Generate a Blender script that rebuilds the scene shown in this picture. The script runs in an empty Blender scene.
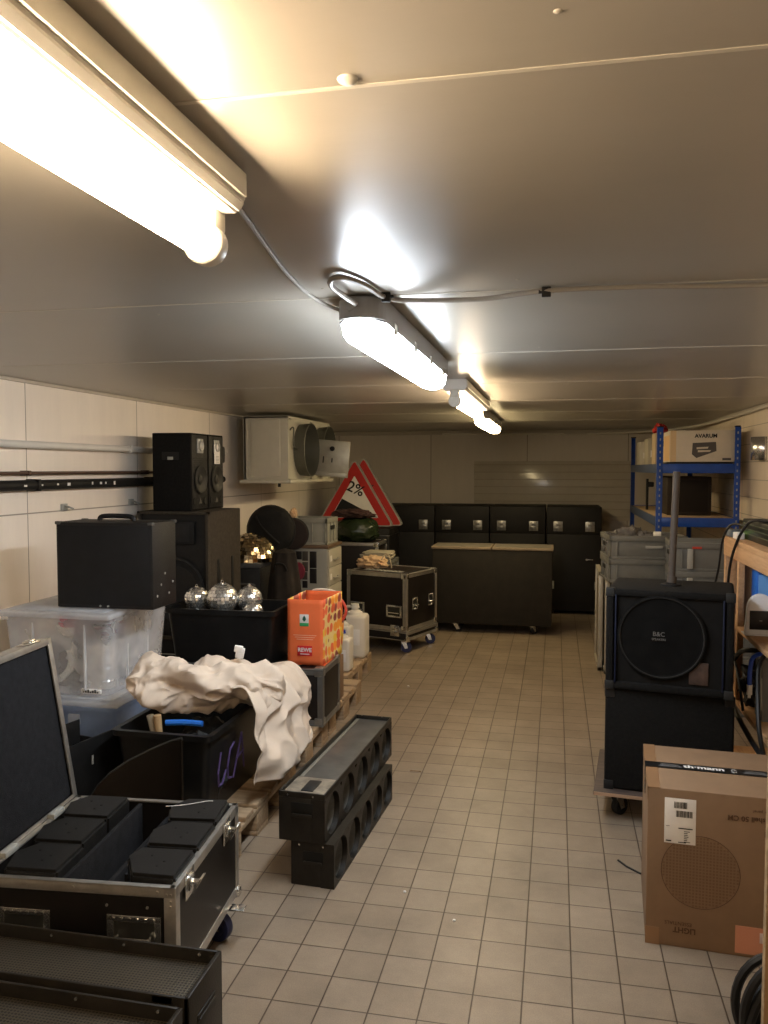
import bpy, bmesh, math, random
from mathutils import Vector, Matrix, noise
random.seed(7)
C = bpy.context.scene.collection
sc = bpy.context.scene
PI = math.pi
V = Vector

# ------------------------------------------------------------------ camera
YAW, PITCH, ROLL, FPX, CAMH = 0.206372813, 0.0524815441, 0.000500127, 820.372356, 1.62313994
fw = V((-math.sin(YAW)*math.cos(PITCH), math.cos(YAW)*math.cos(PITCH), -math.sin(PITCH)))
rt = V((math.cos(YAW), math.sin(YAW), 0)); up = rt.cross(fw)
rt2 = rt*math.cos(ROLL)+up*math.sin(ROLL); up2 = up*math.cos(ROLL)-rt*math.sin(ROLL)
cd = bpy.data.cameras.new('camera'); cam = bpy.data.objects.new('camera', cd); C.objects.link(cam)
cam.matrix_world = Matrix(((rt2.x, up2.x, -fw.x, 0), (rt2.y, up2.y, -fw.y, 0), (rt2.z, up2.z, -fw.z, CAMH), (0, 0, 0, 1)))
cd.sensor_fit = 'HORIZONTAL'; cd.sensor_width = 36; cd.lens = FPX/768*36; cd.clip_start = .02; cd.clip_end = 60
sc.camera = cam
# ------------------------------------------------------------------ world, exposure, lamp strengths
w = bpy.data.worlds.new('world'); sc.world = w; w.use_nodes = True
w.node_tree.nodes['Background'].inputs[0].default_value = (.9, .8, .65, 1)
w.node_tree.nodes['Background'].inputs[1].default_value = .02
sc.view_settings.view_transform = 'Standard'; sc.view_settings.look = 'None'
sc.view_settings.gamma = 1; sc.view_settings.use_curve_mapping = False
sc.view_settings.exposure = 2.38
WARM = (1.0, .76, .50); COOL = (.86, .93, 1.0)
E_TUBE1, E_LIGHT2, E_TUBE3, E_LIGHT4 = 15, 12, 11, 6.5

# ------------------------------------------------------------------ materials
MATS = {}
def P(name, col, rough=.5, metal=0., var=0., scale=8., bump=0., bscale=60., emit=None, estr=0., spec=.5, coat=0., trans=0., ior=1.45, stretch=None):
    if name in MATS: return MATS[name]
    if max(col) < .05 and not emit: col = tuple(c*.62 for c in col); spec = min(spec, .38)
    m = bpy.data.materials.new(name); m.use_nodes = True; nt = m.node_tree; b = nt.nodes['Principled BSDF']
    b.inputs['Base Color'].default_value = (*col, 1); b.inputs['Roughness'].default_value = rough
    b.inputs['Metallic'].default_value = metal; b.inputs['Specular IOR Level'].default_value = spec
    b.inputs['Coat Weight'].default_value = coat; b.inputs['Transmission Weight'].default_value = trans; b.inputs['IOR'].default_value = ior
    tc = nt.nodes.new('ShaderNodeTexCoord'); src = tc.outputs['Object']
    if stretch:
        mp = nt.nodes.new('ShaderNodeMapping'); mp.inputs['Scale'].default_value = stretch
        nt.links.new(src, mp.inputs[0]); src = mp.outputs[0]
    if var > 0:
        n = nt.nodes.new('ShaderNodeTexNoise'); n.inputs['Scale'].default_value = scale; n.inputs['Detail'].default_value = 6; n.inputs['Roughness'].default_value = .65
        nt.links.new(src, n.inputs['Vector'])
        r = nt.nodes.new('ShaderNodeMapRange'); r.inputs[1].default_value = .3; r.inputs[2].default_value = .7
        r.inputs[3].default_value = 1-var; r.inputs[4].default_value = 1+var
        nt.links.new(n.outputs['Fac'], r.inputs[0])
        x = nt.nodes.new('ShaderNodeVectorMath'); x.operation = 'SCALE'; x.inputs[0].default_value = col
        nt.links.new(r.outputs[0], x.inputs['Scale']); nt.links.new(x.outputs[0], b.inputs['Base Color'])
    if bump > 0:
        n = nt.nodes.new('ShaderNodeTexNoise'); n.inputs['Scale'].default_value = bscale; n.inputs['Detail'].default_value = 3
        nt.links.new(src, n.inputs['Vector'])
        bp = nt.nodes.new('ShaderNodeBump'); bp.inputs['Strength'].default_value = bump; bp.inputs['Distance'].default_value = .003
        nt.links.new(n.outputs['Fac'], bp.inputs['Height']); nt.links.new(bp.outputs[0], b.inputs['Normal'])
    if emit:
        b.inputs['Emission Color'].default_value = (*emit, 1); b.inputs['Emission Strength'].default_value = estr
    MATS[name] = m; return m

def nodes(m): return m.node_tree, m.node_tree.nodes['Principled BSDF']

def mat_floor():
    m = P('floor_tiles', (.4, .33, .25), .42); nt, b = nodes(m)
    tc = nt.nodes.new('ShaderNodeTexCoord'); mp = nt.nodes.new('ShaderNodeMapping'); mp.inputs['Location'].default_value = (-.0681+.0015, -.059+.0015, 0)
    nt.links.new(tc.outputs['Object'], mp.inputs[0])
    br = nt.nodes.new('ShaderNodeTexBrick'); br.offset = 0; br.squash = 1
    for k, v in (('Scale', 1), ('Mortar Size', .0027), ('Mortar Smooth', .3), ('Brick Width', .15), ('Row Height', .15), ('Bias', 0)): br.inputs[k].default_value = v
    br.inputs['Color1'].default_value = (.268, .210, .152, 1); br.inputs['Color2'].default_value = (.232, .180, .128, 1); br.inputs['Mortar'].default_value = (.07, .045, .028, 1)
    nt.links.new(mp.outputs[0], br.inputs['Vector'])
    n = nt.nodes.new('ShaderNodeTexNoise'); n.inputs['Scale'].default_value = 2.6; n.inputs['Detail'].default_value = 9; n.inputs['Roughness'].default_value = .72
    nt.links.new(tc.outputs['Object'], n.inputs['Vector'])
    r = nt.nodes.new('ShaderNodeMapRange'); r.inputs[1].default_value = .3; r.inputs[2].default_value = .7; r.inputs[3].default_value = .72; r.inputs[4].default_value = 1.16
    nt.links.new(n.outputs['Fac'], r.inputs[0])
    n2 = nt.nodes.new('ShaderNodeTexNoise'); n2.inputs['Scale'].default_value = 260; n2.inputs['Detail'].default_value = 2
    nt.links.new(tc.outputs['Object'], n2.inputs['Vector'])
    r2 = nt.nodes.new('ShaderNodeMapRange'); r2.inputs[1].default_value = .35; r2.inputs[2].default_value = .65; r2.inputs[3].default_value = .9; r2.inputs[4].default_value = 1.08
    nt.links.new(n2.outputs['Fac'], r2.inputs[0])
    mm = nt.nodes.new('ShaderNodeMath'); mm.operation = 'MULTIPLY'; nt.links.new(r.outputs[0], mm.inputs[0]); nt.links.new(r2.outputs[0], mm.inputs[1])
    x = nt.nodes.new('ShaderNodeVectorMath'); x.operation = 'SCALE'; nt.links.new(br.outputs['Color'], x.inputs[0]); nt.links.new(mm.outputs[0], x.inputs['Scale'])
    nt.links.new(x.outputs[0], b.inputs['Base Color'])
    bp = nt.nodes.new('ShaderNodeBump'); bp.invert = True; bp.inputs['Strength'].default_value = .6; bp.inputs['Distance'].default_value = .002
    nt.links.new(br.outputs['Fac'], bp.inputs['Height']); nt.links.new(bp.outputs[0], b.inputs['Normal'])
    return m

def mat_panel(name, col, rough, width, height, gap, line, axis, var=.05, offset=(0, 0, 0), metal=0, spec=.5):
    """wall / ceiling sheet with panel joints. axis maps object coords to the brick plane"""
    m = P(name, col, rough, metal, spec=spec); nt, b = nodes(m)
    tc = nt.nodes.new('ShaderNodeTexCoord'); sp = nt.nodes.new('ShaderNodeSeparateXYZ'); cb = nt.nodes.new('ShaderNodeCombineXYZ')
    mp = nt.nodes.new('ShaderNodeMapping'); mp.inputs['Location'].default_value = offset
    nt.links.new(tc.outputs['Object'], mp.inputs[0]); nt.links.new(mp.outputs[0], sp.inputs[0])
    nt.links.new(sp.outputs['XYZ'.index(axis[0])], cb.inputs[0]); nt.links.new(sp.outputs['XYZ'.index(axis[1])], cb.inputs[1])
    br = nt.nodes.new('ShaderNodeTexBrick'); br.offset = 0
    for k, v in (('Scale', 1), ('Mortar Size', gap), ('Mortar Smooth', .2), ('Brick Width', width), ('Row Height', height), ('Bias', 0)): br.inputs[k].default_value = v
    br.inputs['Color1'].default_value = (*col, 1); br.inputs['Color2'].default_value = (col[0]*.96, col[1]*.96, col[2]*.95, 1); br.inputs['Mortar'].default_value = (*line, 1)
    nt.links.new(cb.outputs[0], br.inputs['Vector'])
    n = nt.nodes.new('ShaderNodeTexNoise'); n.inputs['Scale'].default_value = 1.7; n.inputs['Detail'].default_value = 8; n.inputs['Roughness'].default_value = .7
    mp2 = nt.nodes.new('ShaderNodeMapping'); mp2.inputs['Scale'].default_value = (1, 3, 1) if axis == 'XY' else (3, 3, .5)
    nt.links.new(tc.outputs['Object'], mp2.inputs[0]); nt.links.new(mp2.outputs[0], n.inputs['Vector'])
    r = nt.nodes.new('ShaderNodeMapRange'); r.inputs[1].default_value = .3; r.inputs[2].default_value = .7; r.inputs[3].default_value = 1-var; r.inputs[4].default_value = 1+var
    nt.links.new(n.outputs['Fac'], r.inputs[0])
    x = nt.nodes.new('ShaderNodeVectorMath'); x.operation = 'SCALE'; nt.links.new(br.outputs['Color'], x.inputs[0]); nt.links.new(r.outputs[0], x.inputs['Scale'])
    nt.links.new(x.outputs[0], b.inputs['Base Color'])
    r3 = nt.nodes.new('ShaderNodeMapRange'); r3.inputs[1].default_value = .3; r3.inputs[2].default_value = .7; r3.inputs[3].default_value = rough*.95; r3.inputs[4].default_value = rough*1.06
    nt.links.new(n.outputs['Fac'], r3.inputs[0]); nt.links.new(r3.outputs[0], b.inputs['Roughness'])
    # gentle waviness of the sheet metal
    n4 = nt.nodes.new('ShaderNodeTexNoise'); n4.inputs['Scale'].default_value = 3.0; n4.inputs['Detail'].default_value = 1
    nt.links.new(tc.outputs['Object'], n4.inputs['Vector'])
    bp = nt.nodes.new('ShaderNodeBump'); bp.inputs['Strength'].default_value = .25; bp.inputs['Distance'].default_value = .01
    nt.links.new(n4.outputs['Fac'], bp.inputs['Height']); nt.links.new(bp.outputs[0], b.inputs['Normal'])
    return m

def mat_perforated(name, col, hole, scale=110):
    m = P(name, col, .4, .4); nt, b = nodes(m)
    tc = nt.nodes.new('ShaderNodeTexCoord'); v = nt.nodes.new('ShaderNodeTexVoronoi'); v.inputs['Scale'].default_value = scale; v.inputs['Randomness'].default_value = 0
    v.voronoi_dimensions = '2D'; nt.links.new(tc.outputs['Object'], v.inputs['Vector'])
    lt = nt.nodes.new('ShaderNodeMapRange'); lt.inputs[1].default_value = .28; lt.inputs[2].default_value = .38
    nt.links.new(v.outputs['Distance'], lt.inputs[0])
    mx = nt.nodes.new('ShaderNodeMix'); mx.data_type = 'RGBA'; mx.inputs[6].default_value = (*hole, 1); mx.inputs[7].default_value = (*col, 1)
    nt.links.new(lt.outputs[0], mx.inputs[0]); nt.links.new(mx.outputs[2], b.inputs['Base Color'])
    bp = nt.nodes.new('ShaderNodeBump'); bp.inputs['Strength'].default_value = .5; bp.inputs['Distance'].default_value = .002
    nt.links.new(lt.outputs[0], bp.inputs['Height']); nt.links.new(bp.outputs[0], b.inputs['Normal'])
    return m

def mat_milky(name, col, clear=.5, rough=.25):
    m = bpy.data.materials.new(name); m.use_nodes = True; nt = m.node_tree; b = nt.nodes['Principled BSDF']; out = nt.nodes['Material Output']
    b.inputs['Base Color'].default_value = (*col, 1); b.inputs['Roughness'].default_value = rough
    t = nt.nodes.new('ShaderNodeBsdfTransparent'); t.inputs[0].default_value = (*[min(1, c+.12) for c in col], 1)
    tr = nt.nodes.new('ShaderNodeBsdfTranslucent'); tr.inputs[0].default_value = (*col, 1)
    n = nt.nodes.new('ShaderNodeTexNoise'); n.inputs['Scale'].default_value = 9; tc = nt.nodes.new('ShaderNodeTexCoord'); nt.links.new(tc.outputs['Object'], n.inputs['Vector'])
    r = nt.nodes.new('ShaderNodeMapRange'); r.inputs[1].default_value = .3; r.inputs[2].default_value = .7; r.inputs[3].default_value = clear-.07; r.inputs[4].default_value = clear+.07
    nt.links.new(n.outputs['Fac'], r.inputs[0])
    m1 = nt.nodes.new('ShaderNodeMixShader'); m1.inputs[0].default_value = .45; nt.links.new(b.outputs[0], m1.inputs[1]); nt.links.new(tr.outputs[0], m1.inputs[2])
    m2 = nt.nodes.new('ShaderNodeMixShader'); nt.links.new(r.outputs[0], m2.inputs[0]); nt.links.new(m1.outputs[0], m2.inputs[1]); nt.links.new(t.outputs[0], m2.inputs[2])
    nt.links.new(m2.outputs[0], out.inputs[0]); MATS[name] = m; return m

def mat_spots():
    """cream paper printed with orange, red and green fruit"""
    m = P('fruit_print', (.75, .62, .35), .55); nt, b = nodes(m)
    tc = nt.nodes.new('ShaderNodeTexCoord'); v = nt.nodes.new('ShaderNodeTexVoronoi'); v.inputs['Scale'].default_value = 17; v.inputs['Randomness'].default_value = .35
    nt.links.new(tc.outputs['Object'], v.inputs['Vector'])
    lt = nt.nodes.new('ShaderNodeMapRange'); lt.inputs[1].default_value = .56; lt.inputs[2].default_value = .53
    nt.links.new(v.outputs['Distance'], lt.inputs[0])
    sp = nt.nodes.new('ShaderNodeSeparateColor'); nt.links.new(v.outputs['Color'], sp.inputs[0])
    cr = nt.nodes.new('ShaderNodeValToRGB'); cr.color_ramp.interpolation = 'CONSTANT'
    cols = [(0, (.75, .13, .05)), (.3, (.85, .33, .04)), (.55, (.8, .55, .06)), (.75, (.3, .06, .05)), (.9, (.75, .2, .12))]
    e = cr.color_ramp.elements; e[0].position = 0; e[0].color = (*cols[0][1], 1); e[1].position = cols[1][0]; e[1].color = (*cols[1][1], 1)
    for p, c in cols[2:]: q = e.new(p); q.color = (*c, 1)
    nt.links.new(sp.outputs[0], cr.inputs[0])
    mx = nt.nodes.new('ShaderNodeMix'); mx.data_type = 'RGBA'; mx.inputs[6].default_value = (.78, .62, .27, 1)
    nt.links.new(lt.outputs[0], mx.inputs[0]); nt.links.new(cr.outputs[0], mx.inputs[7]); nt.links.new(mx.outputs[2], b.inputs['Base Color'])
    return m

def mat_wood(name, c1, c2, axis='X', rough=.65, scale=5):
    m = P(name, c1, rough); nt, b = nodes(m)
    tc = nt.nodes.new('ShaderNodeTexCoord'); mp = nt.nodes.new('ShaderNodeMapping')
    s = [14, 14, 14]; s['XYZ'.index(axis)] = 1.2; mp.inputs['Scale'].default_value = s
    nt.links.new(tc.outputs['Object'], mp.inputs[0])
    n = nt.nodes.new('ShaderNodeTexNoise'); n.inputs['Scale'].default_value = scale; n.inputs['Detail'].default_value = 6; nt.links.new(mp.outputs[0], n.inputs['Vector'])
    r = nt.nodes.new('ShaderNodeMapRange'); r.inputs[1].default_value = .32; r.inputs[2].default_value = .68; nt.links.new(n.outputs['Fac'], r.inputs[0])
    mx = nt.nodes.new('ShaderNodeMix'); mx.data_type = 'RGBA'; mx.inputs[6].default_value = (*c1, 1); mx.inputs[7].default_value = (*c2, 1)
    nt.links.new(r.outputs[0], mx.inputs[0]); nt.links.new(mx.outputs[2], b.inputs['Base Color'])
    return m

ALU = P('brushed_aluminium', (.50, .48, .44), .38, .85, var=.15, scale=20)
CHROME = P('chrome', (.72, .72, .7), .2, .95, var=.1, scale=30)
BLKPLY = P('black_laminated_plywood', (.012, .010, .009), .62, var=.3, scale=6, bump=.15, bscale=140)
BRNPLY = P('dark_brown_laminated_plywood', (.017, .012, .010), .45, var=.25, scale=5, bump=.1, bscale=140)
CARPET = P('black_carpet_cover', (.013, .012, .011), .95, var=.35, scale=60, bump=.8, bscale=320, spec=.2)
BRNCARPET = P('brown_black_carpet_cover', (.05, .042, .032), .95, var=.25, scale=50, bump=.7, bscale=320, spec=.2)
FOAM = P('charcoal_foam', (.022, .022, .024), .95, var=.3, scale=25, bump=.6, bscale=260, spec=.15)
PAINT = P('black_textured_paint', (.016, .015, .014), .5, var=.35, scale=18, bump=.5, bscale=420)
TUB = P('black_tub_plastic', (.014, .014, .014), .38, var=.35, scale=7, bump=.12, bscale=80)
RUBBER = P('black_rubber', (.015, .015, .016), .6, var=.2, scale=20)
BLUERUB = P('dark_blue_wheel', (.02, .025, .08), .45)
CONE = P('black_cone_paper', (.02, .02, .02), .6, var=.3, scale=30)
WHITE = P('white_enamel', (.72, .7, .65), .35, var=.05, scale=6)
OFFW = P('off_white_plastic', (.72, .70, .62), .4, var=.04)
PAPER = P('white_paper', (.75, .73, .70), .7, var=.04, scale=20)
INK = P('black_ink', (.012, .012, .012), .6)
GREYP = P('grey_crate_plastic', (.145, .145, .13), .45, var=.12, scale=9)
LTGREY = P('light_grey_metal', (.34, .34, .31), .4, var=.08, scale=8)
BLUE = P('blue_painted_steel', (.010, .06, .32), .35, var=.15, scale=12)
BLUEP = P('bright_blue_plastic', (.02, .14, .55), .3)
PLY = mat_wood('pale_plywood', (.55, .33, .17), (.44, .25, .12), 'Y')
PALLET = mat_wood('weathered_pallet_wood', (.42, .30, .18), (.27, .185, .11), 'X')
CARD = P('brown_cardboard', (.21, .128, .070), .75, var=.06, scale=14, bump=.1, bscale=50)
CARDW = P('white_printed_cardboard', (.62, .55, .44), .6, var=.05, scale=12)
RED = P('sign_red', (.42, .02, .015), .35)
WOODRUB = mat_wood('worn_edge_wood', (.34, .27, .19), (.2, .15, .1), 'X')
CANVAS = P('cream_canvas', (.62, .515, .415), .85, var=.07, scale=6, bump=.35, bscale=500, spec=.2)
MIRROR = P('mirror_facets', (.88, .87, .82), .22, .85, var=.2, scale=60)
HDPE = P('white_jerrycan_plastic', (.66, .62, .54), .45, var=.04)
GREEN = P('green_plastic_sack', (.030, .046, .020), .25, var=.3, scale=9, bump=.5, bscale=14)
ORANGE = P('orange_paper', (.86, .17, .05), .6, var=.06, scale=8)
CABLE = P('black_cable', (.018, .018, .018), .5)
STEELCAB = P('grey_cabinet_enamel', (.27, .27, .24), .4, var=.06)
MILKY = mat_milky('clear_milky_plastic', (.9, .91, .94), .70)
MILKLID = mat_milky('clear_lid_plastic', (.84, .85, .87), .45)
BLUEMILK = mat_milky('blue_grey_milky_plastic', (.45, .56, .74), .25)
BRASSW = P('pinkish_beige_cloth', (.62, .42, .25), .8, var=.15, scale=12)

# ------------------------------------------------------------------ mesh builder
LOOSE = {'foot', 'corner_plate', 'corner_cap', 'clip', 'hinge', 'beam', 'side_beam', 'divider', 'foam_spacer', 'bolt', 'brown_tape', 'blue_strip', 'band', 'insert', 'bass_port', 'rib', 'rivet', 'stud', 'screw'}
class MB:
    def __init__(s): s.bm = bmesh.new()
    def box(s, x0, x1, y0, y1, z0, z1, b=0., seg=2, T=None):
        m = Matrix.Translation(((x0+x1)/2, (y0+y1)/2, (z0+z1)/2)) @ Matrix.Diagonal((abs(x1-x0), abs(y1-y0), abs(z1-z0), 1))
        r = bmesh.ops.create_cube(s.bm, size=1, matrix=m); vs = r['verts']
        if b > 0:
            es = list({e for v in vs for e in v.link_edges})
            rr = bmesh.ops.bevel(s.bm, geom=es, offset=b, segments=seg, affect='EDGES', clamp_overlap=True, profile=.5)
            vs = list({v for f in rr['faces'] for v in f.verts} | {v for v in vs if v.is_valid})
        if T is not None: bmesh.ops.transform(s.bm, matrix=T, verts=vs)
        return s
    def cyl(s, p0, p1, r, r2=None, n=20, caps=True):
        p0, p1 = V(p0), V(p1); d = p1-p0
        m = Matrix.Translation((p0+p1)/2) @ d.to_track_quat('Z', 'Y').to_matrix().to_4x4()
        bmesh.ops.create_cone(s.bm, cap_ends=caps, segments=n, radius1=r, radius2=r if r2 is None else r2, depth=d.length, matrix=m); return s
    def sphere(s, c, r, nu=20, nv=12, sc_=(1, 1, 1), T=None):
        m = Matrix.Translation(c) @ Matrix.Diagonal((r*sc_[0], r*sc_[1], r*sc_[2], 1))
        if T is not None: m = T @ m
        bmesh.ops.create_uvsphere(s.bm, u_segments=nu, v_segments=nv, radius=1, matrix=m); return s
    def lathe(s, prof, n=28, T=None):
        rings = []
        for r, z in prof:
            rings.append([s.bm.verts.new((r*math.cos(2*PI*i/n), r*math.sin(2*PI*i/n), z)) for i in range(n)] if r > 1e-6 else [s.bm.verts.new((0, 0, z))])
        for a, b in zip(rings, rings[1:]):
            for i in range(n):
                j = (i+1) % n
                if len(a) > 1 and len(b) > 1: s.bm.faces.new((a[i], a[j], b[j], b[i]))
                elif len(a) > 1: s.bm.faces.new((a[i], a[j], b[0]))
                elif len(b) > 1: s.bm.faces.new((a[0], b[j], b[i]))
        if T is not None: bmesh.ops.transform(s.bm, matrix=T, verts=[v for r in rings for v in r])
        return s
    def prism(s, pts, z0, z1, T=None, b=0):
        lo = [s.bm.verts.new((x, y, z0)) for x, y in pts]; hi = [s.bm.verts.new((x, y, z1)) for x, y in pts]; n = len(pts)
        fs = [s.bm.faces.new(lo[::-1]), s.bm.faces.new(hi)]
        for i in range(n): fs.append(s.bm.faces.new((lo[i], lo[(i+1) % n], hi[(i+1) % n], hi[i])))
        vs = lo+hi
        if b > 0:
            es = list({e for f in fs for e in f.edges})
            rr = bmesh.ops.bevel(s.bm, geom=es, offset=b, segments=2, affect='EDGES', clamp_overlap=True)
            vs = list({v for f in rr['faces'] for v in f.verts} | {v for v in vs if v.is_valid})
        if T is not None: bmesh.ops.transform(s.bm, matrix=T, verts=vs)
        return s
    def tube(s, pts, r, n=8, closed=False):
        pts = [V(p) for p in pts]; N = len(pts); rings = []; prev = None
        for i, p in enumerate(pts):
            t = (pts[(i+1) % N]-pts[i-1]) if closed else (pts[min(i+1, N-1)]-pts[max(i-1, 0)])
            t.normalize()
            if prev is None: a = t.orthogonal().normalized()
            else:
                a = prev-t*prev.dot(t)
                a = a.normalized() if a.length > 1e-6 else t.orthogonal().normalized()
            prev = a; c = t.cross(a); rr = r[i] if isinstance(r, (list, tuple)) else r
            rings.append([s.bm.verts.new(p+rr*(math.cos(2*PI*k/n)*a+math.sin(2*PI*k/n)*c)) for k in range(n)])
        m = N if closed else N-1
        for i in range(m):
            a, b = rings[i], rings[(i+1) % N]
            for k in range(n): s.bm.faces.new((a[k], a[(k+1) % n], b[(k+1) % n], b[k]))
        if not closed: s.bm.faces.new(rings[0][::-1]); s.bm.faces.new(rings[-1])
        return s
    def grid(s, fn, nu, nv, closeu=False):
        g = [[s.bm.verts.new(fn(i/(nu if closeu else nu-1), j/(nv-1))) for j in range(nv)] for i in range(nu)]
        for i in range(nu if closeu else nu-1):
            for j in range(nv-1): s.bm.faces.new((g[i][j], g[(i+1) % nu][j], g[(i+1) % nu][j+1], g[i][j+1]))
        return g
    def build(s, name, mat, parent=None, label=None, flat=False, T=None, stuff=False, nofix=False):
        if not nofix: bmesh.ops.recalc_face_normals(s.bm, faces=s.bm.faces)
        if name in LOOSE:
            s.bm.verts.ensure_lookup_table(); seen = {}; k = 0
            for v in s.bm.verts:
                if v in seen: continue
                st = [v]; seen[v] = k
                while st:
                    a = st.pop()
                    for e in a.link_edges:
                        b = e.other_vert(a)
                        if b not in seen: seen[b] = k; st.append(b)
                k += 1
            if k > 1:
                out = []
                for i in range(k):
                    mm = MB(); mp = {}
                    for v in s.bm.verts:
                        if seen[v] == i: mp[v] = mm.bm.verts.new(v.co)
                    for f in s.bm.faces:
                        if seen[f.verts[0]] == i: mm.bm.faces.new([mp[v] for v in f.verts])
                    LOOSE.discard(name); out.append(mm.build(name, mat, parent, label, flat, T)); LOOSE.add(name)
                s.bm.free(); return out[0]
        me = bpy.data.meshes.new(name); s.bm.to_mesh(me); s.bm.free()
        if not flat and len(me.polygons):
            me.polygons.foreach_set('use_smooth', [True]*len(me.polygons)); me.set_sharp_from_angle(angle=.6)
        for m in (mat if isinstance(mat, (list, tuple)) else [mat]): me.materials.append(m)
        o = bpy.data.objects.new(name, me); C.objects.link(o)
        if parent: o.parent = parent
        if T is not None: o.matrix_local = T
        if label: o['label'] = label
        if stuff: o['kind'] = 'stuff'
        return o

def tag(o, label, cat, group=None, kind=None):
    o['label'] = label; o['category'] = cat
    if group: o['group'] = group
    if kind: o['kind'] = kind
    return o
def thing(name, label, cat, loc=(0, 0, 0), rz=0., group=None, rot=None):
    o = bpy.data.objects.new(name, None); C.objects.link(o); o.location = loc; o.rotation_euler = rot if rot else (0, 0, rz)
    o.empty_display_size = .1
    return tag(o, label, cat, group)
def struct(o, label=None):
    o['kind'] = 'structure'
    if label: o['label'] = label
    return o
def copy_tree(o, parent=None):
    c = o.copy(); C.objects.link(c)
    if parent: c.parent = parent
    for ch in [x for x in bpy.data.objects if x.parent == o]: copy_tree(ch, c)
    return c
def text(parent, s, size, T, mat, ext=.0006, align='CENTER', name='lettering', shear=0, bold=0):
    cu = bpy.data.curves.new('t', 'FONT'); cu.body = s; cu.size = size; cu.extrude = ext; cu.align_x = align; cu.align_y = 'CENTER'; cu.shear = shear; cu.offset = bold
    t = bpy.data.objects.new('t', cu); me = bpy.data.meshes.new_from_object(t); bpy.data.objects.remove(t); bpy.data.curves.remove(cu)
    me.name = name; me.materials.clear(); me.materials.append(mat)
    o = bpy.data.objects.new(name, me); C.objects.link(o); o.parent = parent; o.matrix_local = T; return o
def TR(x, y, z, rx=0, ry=0, rz=0):
    from mathutils import Euler
    return Matrix.Translation((x, y, z)) @ Euler((rx, ry, rz)).to_matrix().to_4x4()
FRONT = PI/2   # text facing -Y: rotate about X by 90 degrees

# ------------------------------------------------------------------ room shell
XL, XR, YB, YN, ZC = -2.8, 1.5, 10.3, -1.6, 2.1
MFLOOR = mat_floor()
MCEIL = mat_panel('ceiling_sheet', (.365, .34, .295), .30, 30, 1.2, .0, (.3, .28, .24), 'XY', var=.045, metal=.0, spec=.7)
MWALL = mat_panel('white_wall_panel', (.88, .81, .73), .45, 1.2, 1.38, .004, (.35, .31, .26), 'YZ', var=.05, offset=(0, -.35, 0))
MWALLR = mat_panel('cream_wall_panel', (.76, .65, .52), .45, 1.2, .14, .003, (.36, .3, .23), 'YZ', var=.07, offset=(0, 0, 0))
MBACK = mat_panel('grey_back_wall_panel', (.50, .45, .38), .4, 1.2, 30, .005, (.2, .17, .14), 'XZ', var=.06, offset=(.35, 0, 0))
struct(MB().box(XL-.1, XR+.1, YN-.1, YB+.1, -.1, 0).build('floor', MFLOOR))
struct(MB().box(XL-.1, XR+.1, YN-.1, YB+.1, ZC, ZC+.1).build('ceiling', MCEIL))
struct(MB().box(XL-.1, XL, YN-.1, YB+.1, 0, ZC).build('wall_left', MWALL))
struct(MB().box(XR, XR+.1, YN-.1, YB+.1, 0, ZC).build('wall_right', MWALLR))
struct(MB().box(XL, XR, YB, YB+.1, 0, ZC).build('wall_back', MBACK))
struct(MB().box(XL, XR, YN-.1, YN, 0, ZC).build('wall_front', MWALL))
SEAM = P('ceiling_joint_filler', (.55, .52, .45), .4)
for i, y in enumerate((1.02, 2.24, 3.42, 4.62, 5.82, 7.02, 8.22, 9.42)):
    m = MB().box(XL, XR, y-.004, y+.004, ZC-.0012, ZC)
    random.seed(i)
    for k in range(7):
        x = XL+.3+k*.62+random.uniform(-.1, .1); m.sphere((x, y+random.choice((-.12, .13, .0)), ZC), .005, 10, 6, (1, 1, .4))
    struct(m.build('trim_%d' % (i+1), SEAM), 'ceiling panel joint with rivets')
m = MB().box(XL, XR, YB-.03, YB, ZC-.05, ZC, .004)
for k in range(60):
    x = XL+.05+k*.071; m.sphere((x, YB-.035, ZC-.028), .008, 8, 5, (1, .6, 1))
struct(m.build('trim_9', P('cove_strip', (.38, .34, .28), .4)))
struct(MB().box(XL, XL+.02, YN, YB-.03, ZC-.018, ZC, .003).build('trim_10', P('wall_cap_strip', (.5, .45, .38), .4)))
struct(MB().box(XR-.02, XR, YN, YB-.03, ZC-.018, ZC, .003).build('trim_11', MATS['wall_cap_strip']))
# glossy ribbed sheet screwed on the back wall
sh = thing('ribbed_sheet', 'glossy ribbed sheet fixed on the back wall above the black cases', 'wall panel', (-.06, YB-.002, 1.0))
m = MB().box(-.94, .94, -.012, 0, 0, .72, .002)
m.build('sheet', P('glossy_sheet', (.46, .42, .35), .16, var=.05), sh)
m = MB()
for k in range(8): m.box(-.94, .94, -.017, -.012, .04+k*.09, .05+k*.09, .001)
m.build('rib', P('sheet_rib', (.34, .3, .24), .3), sh)
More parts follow.
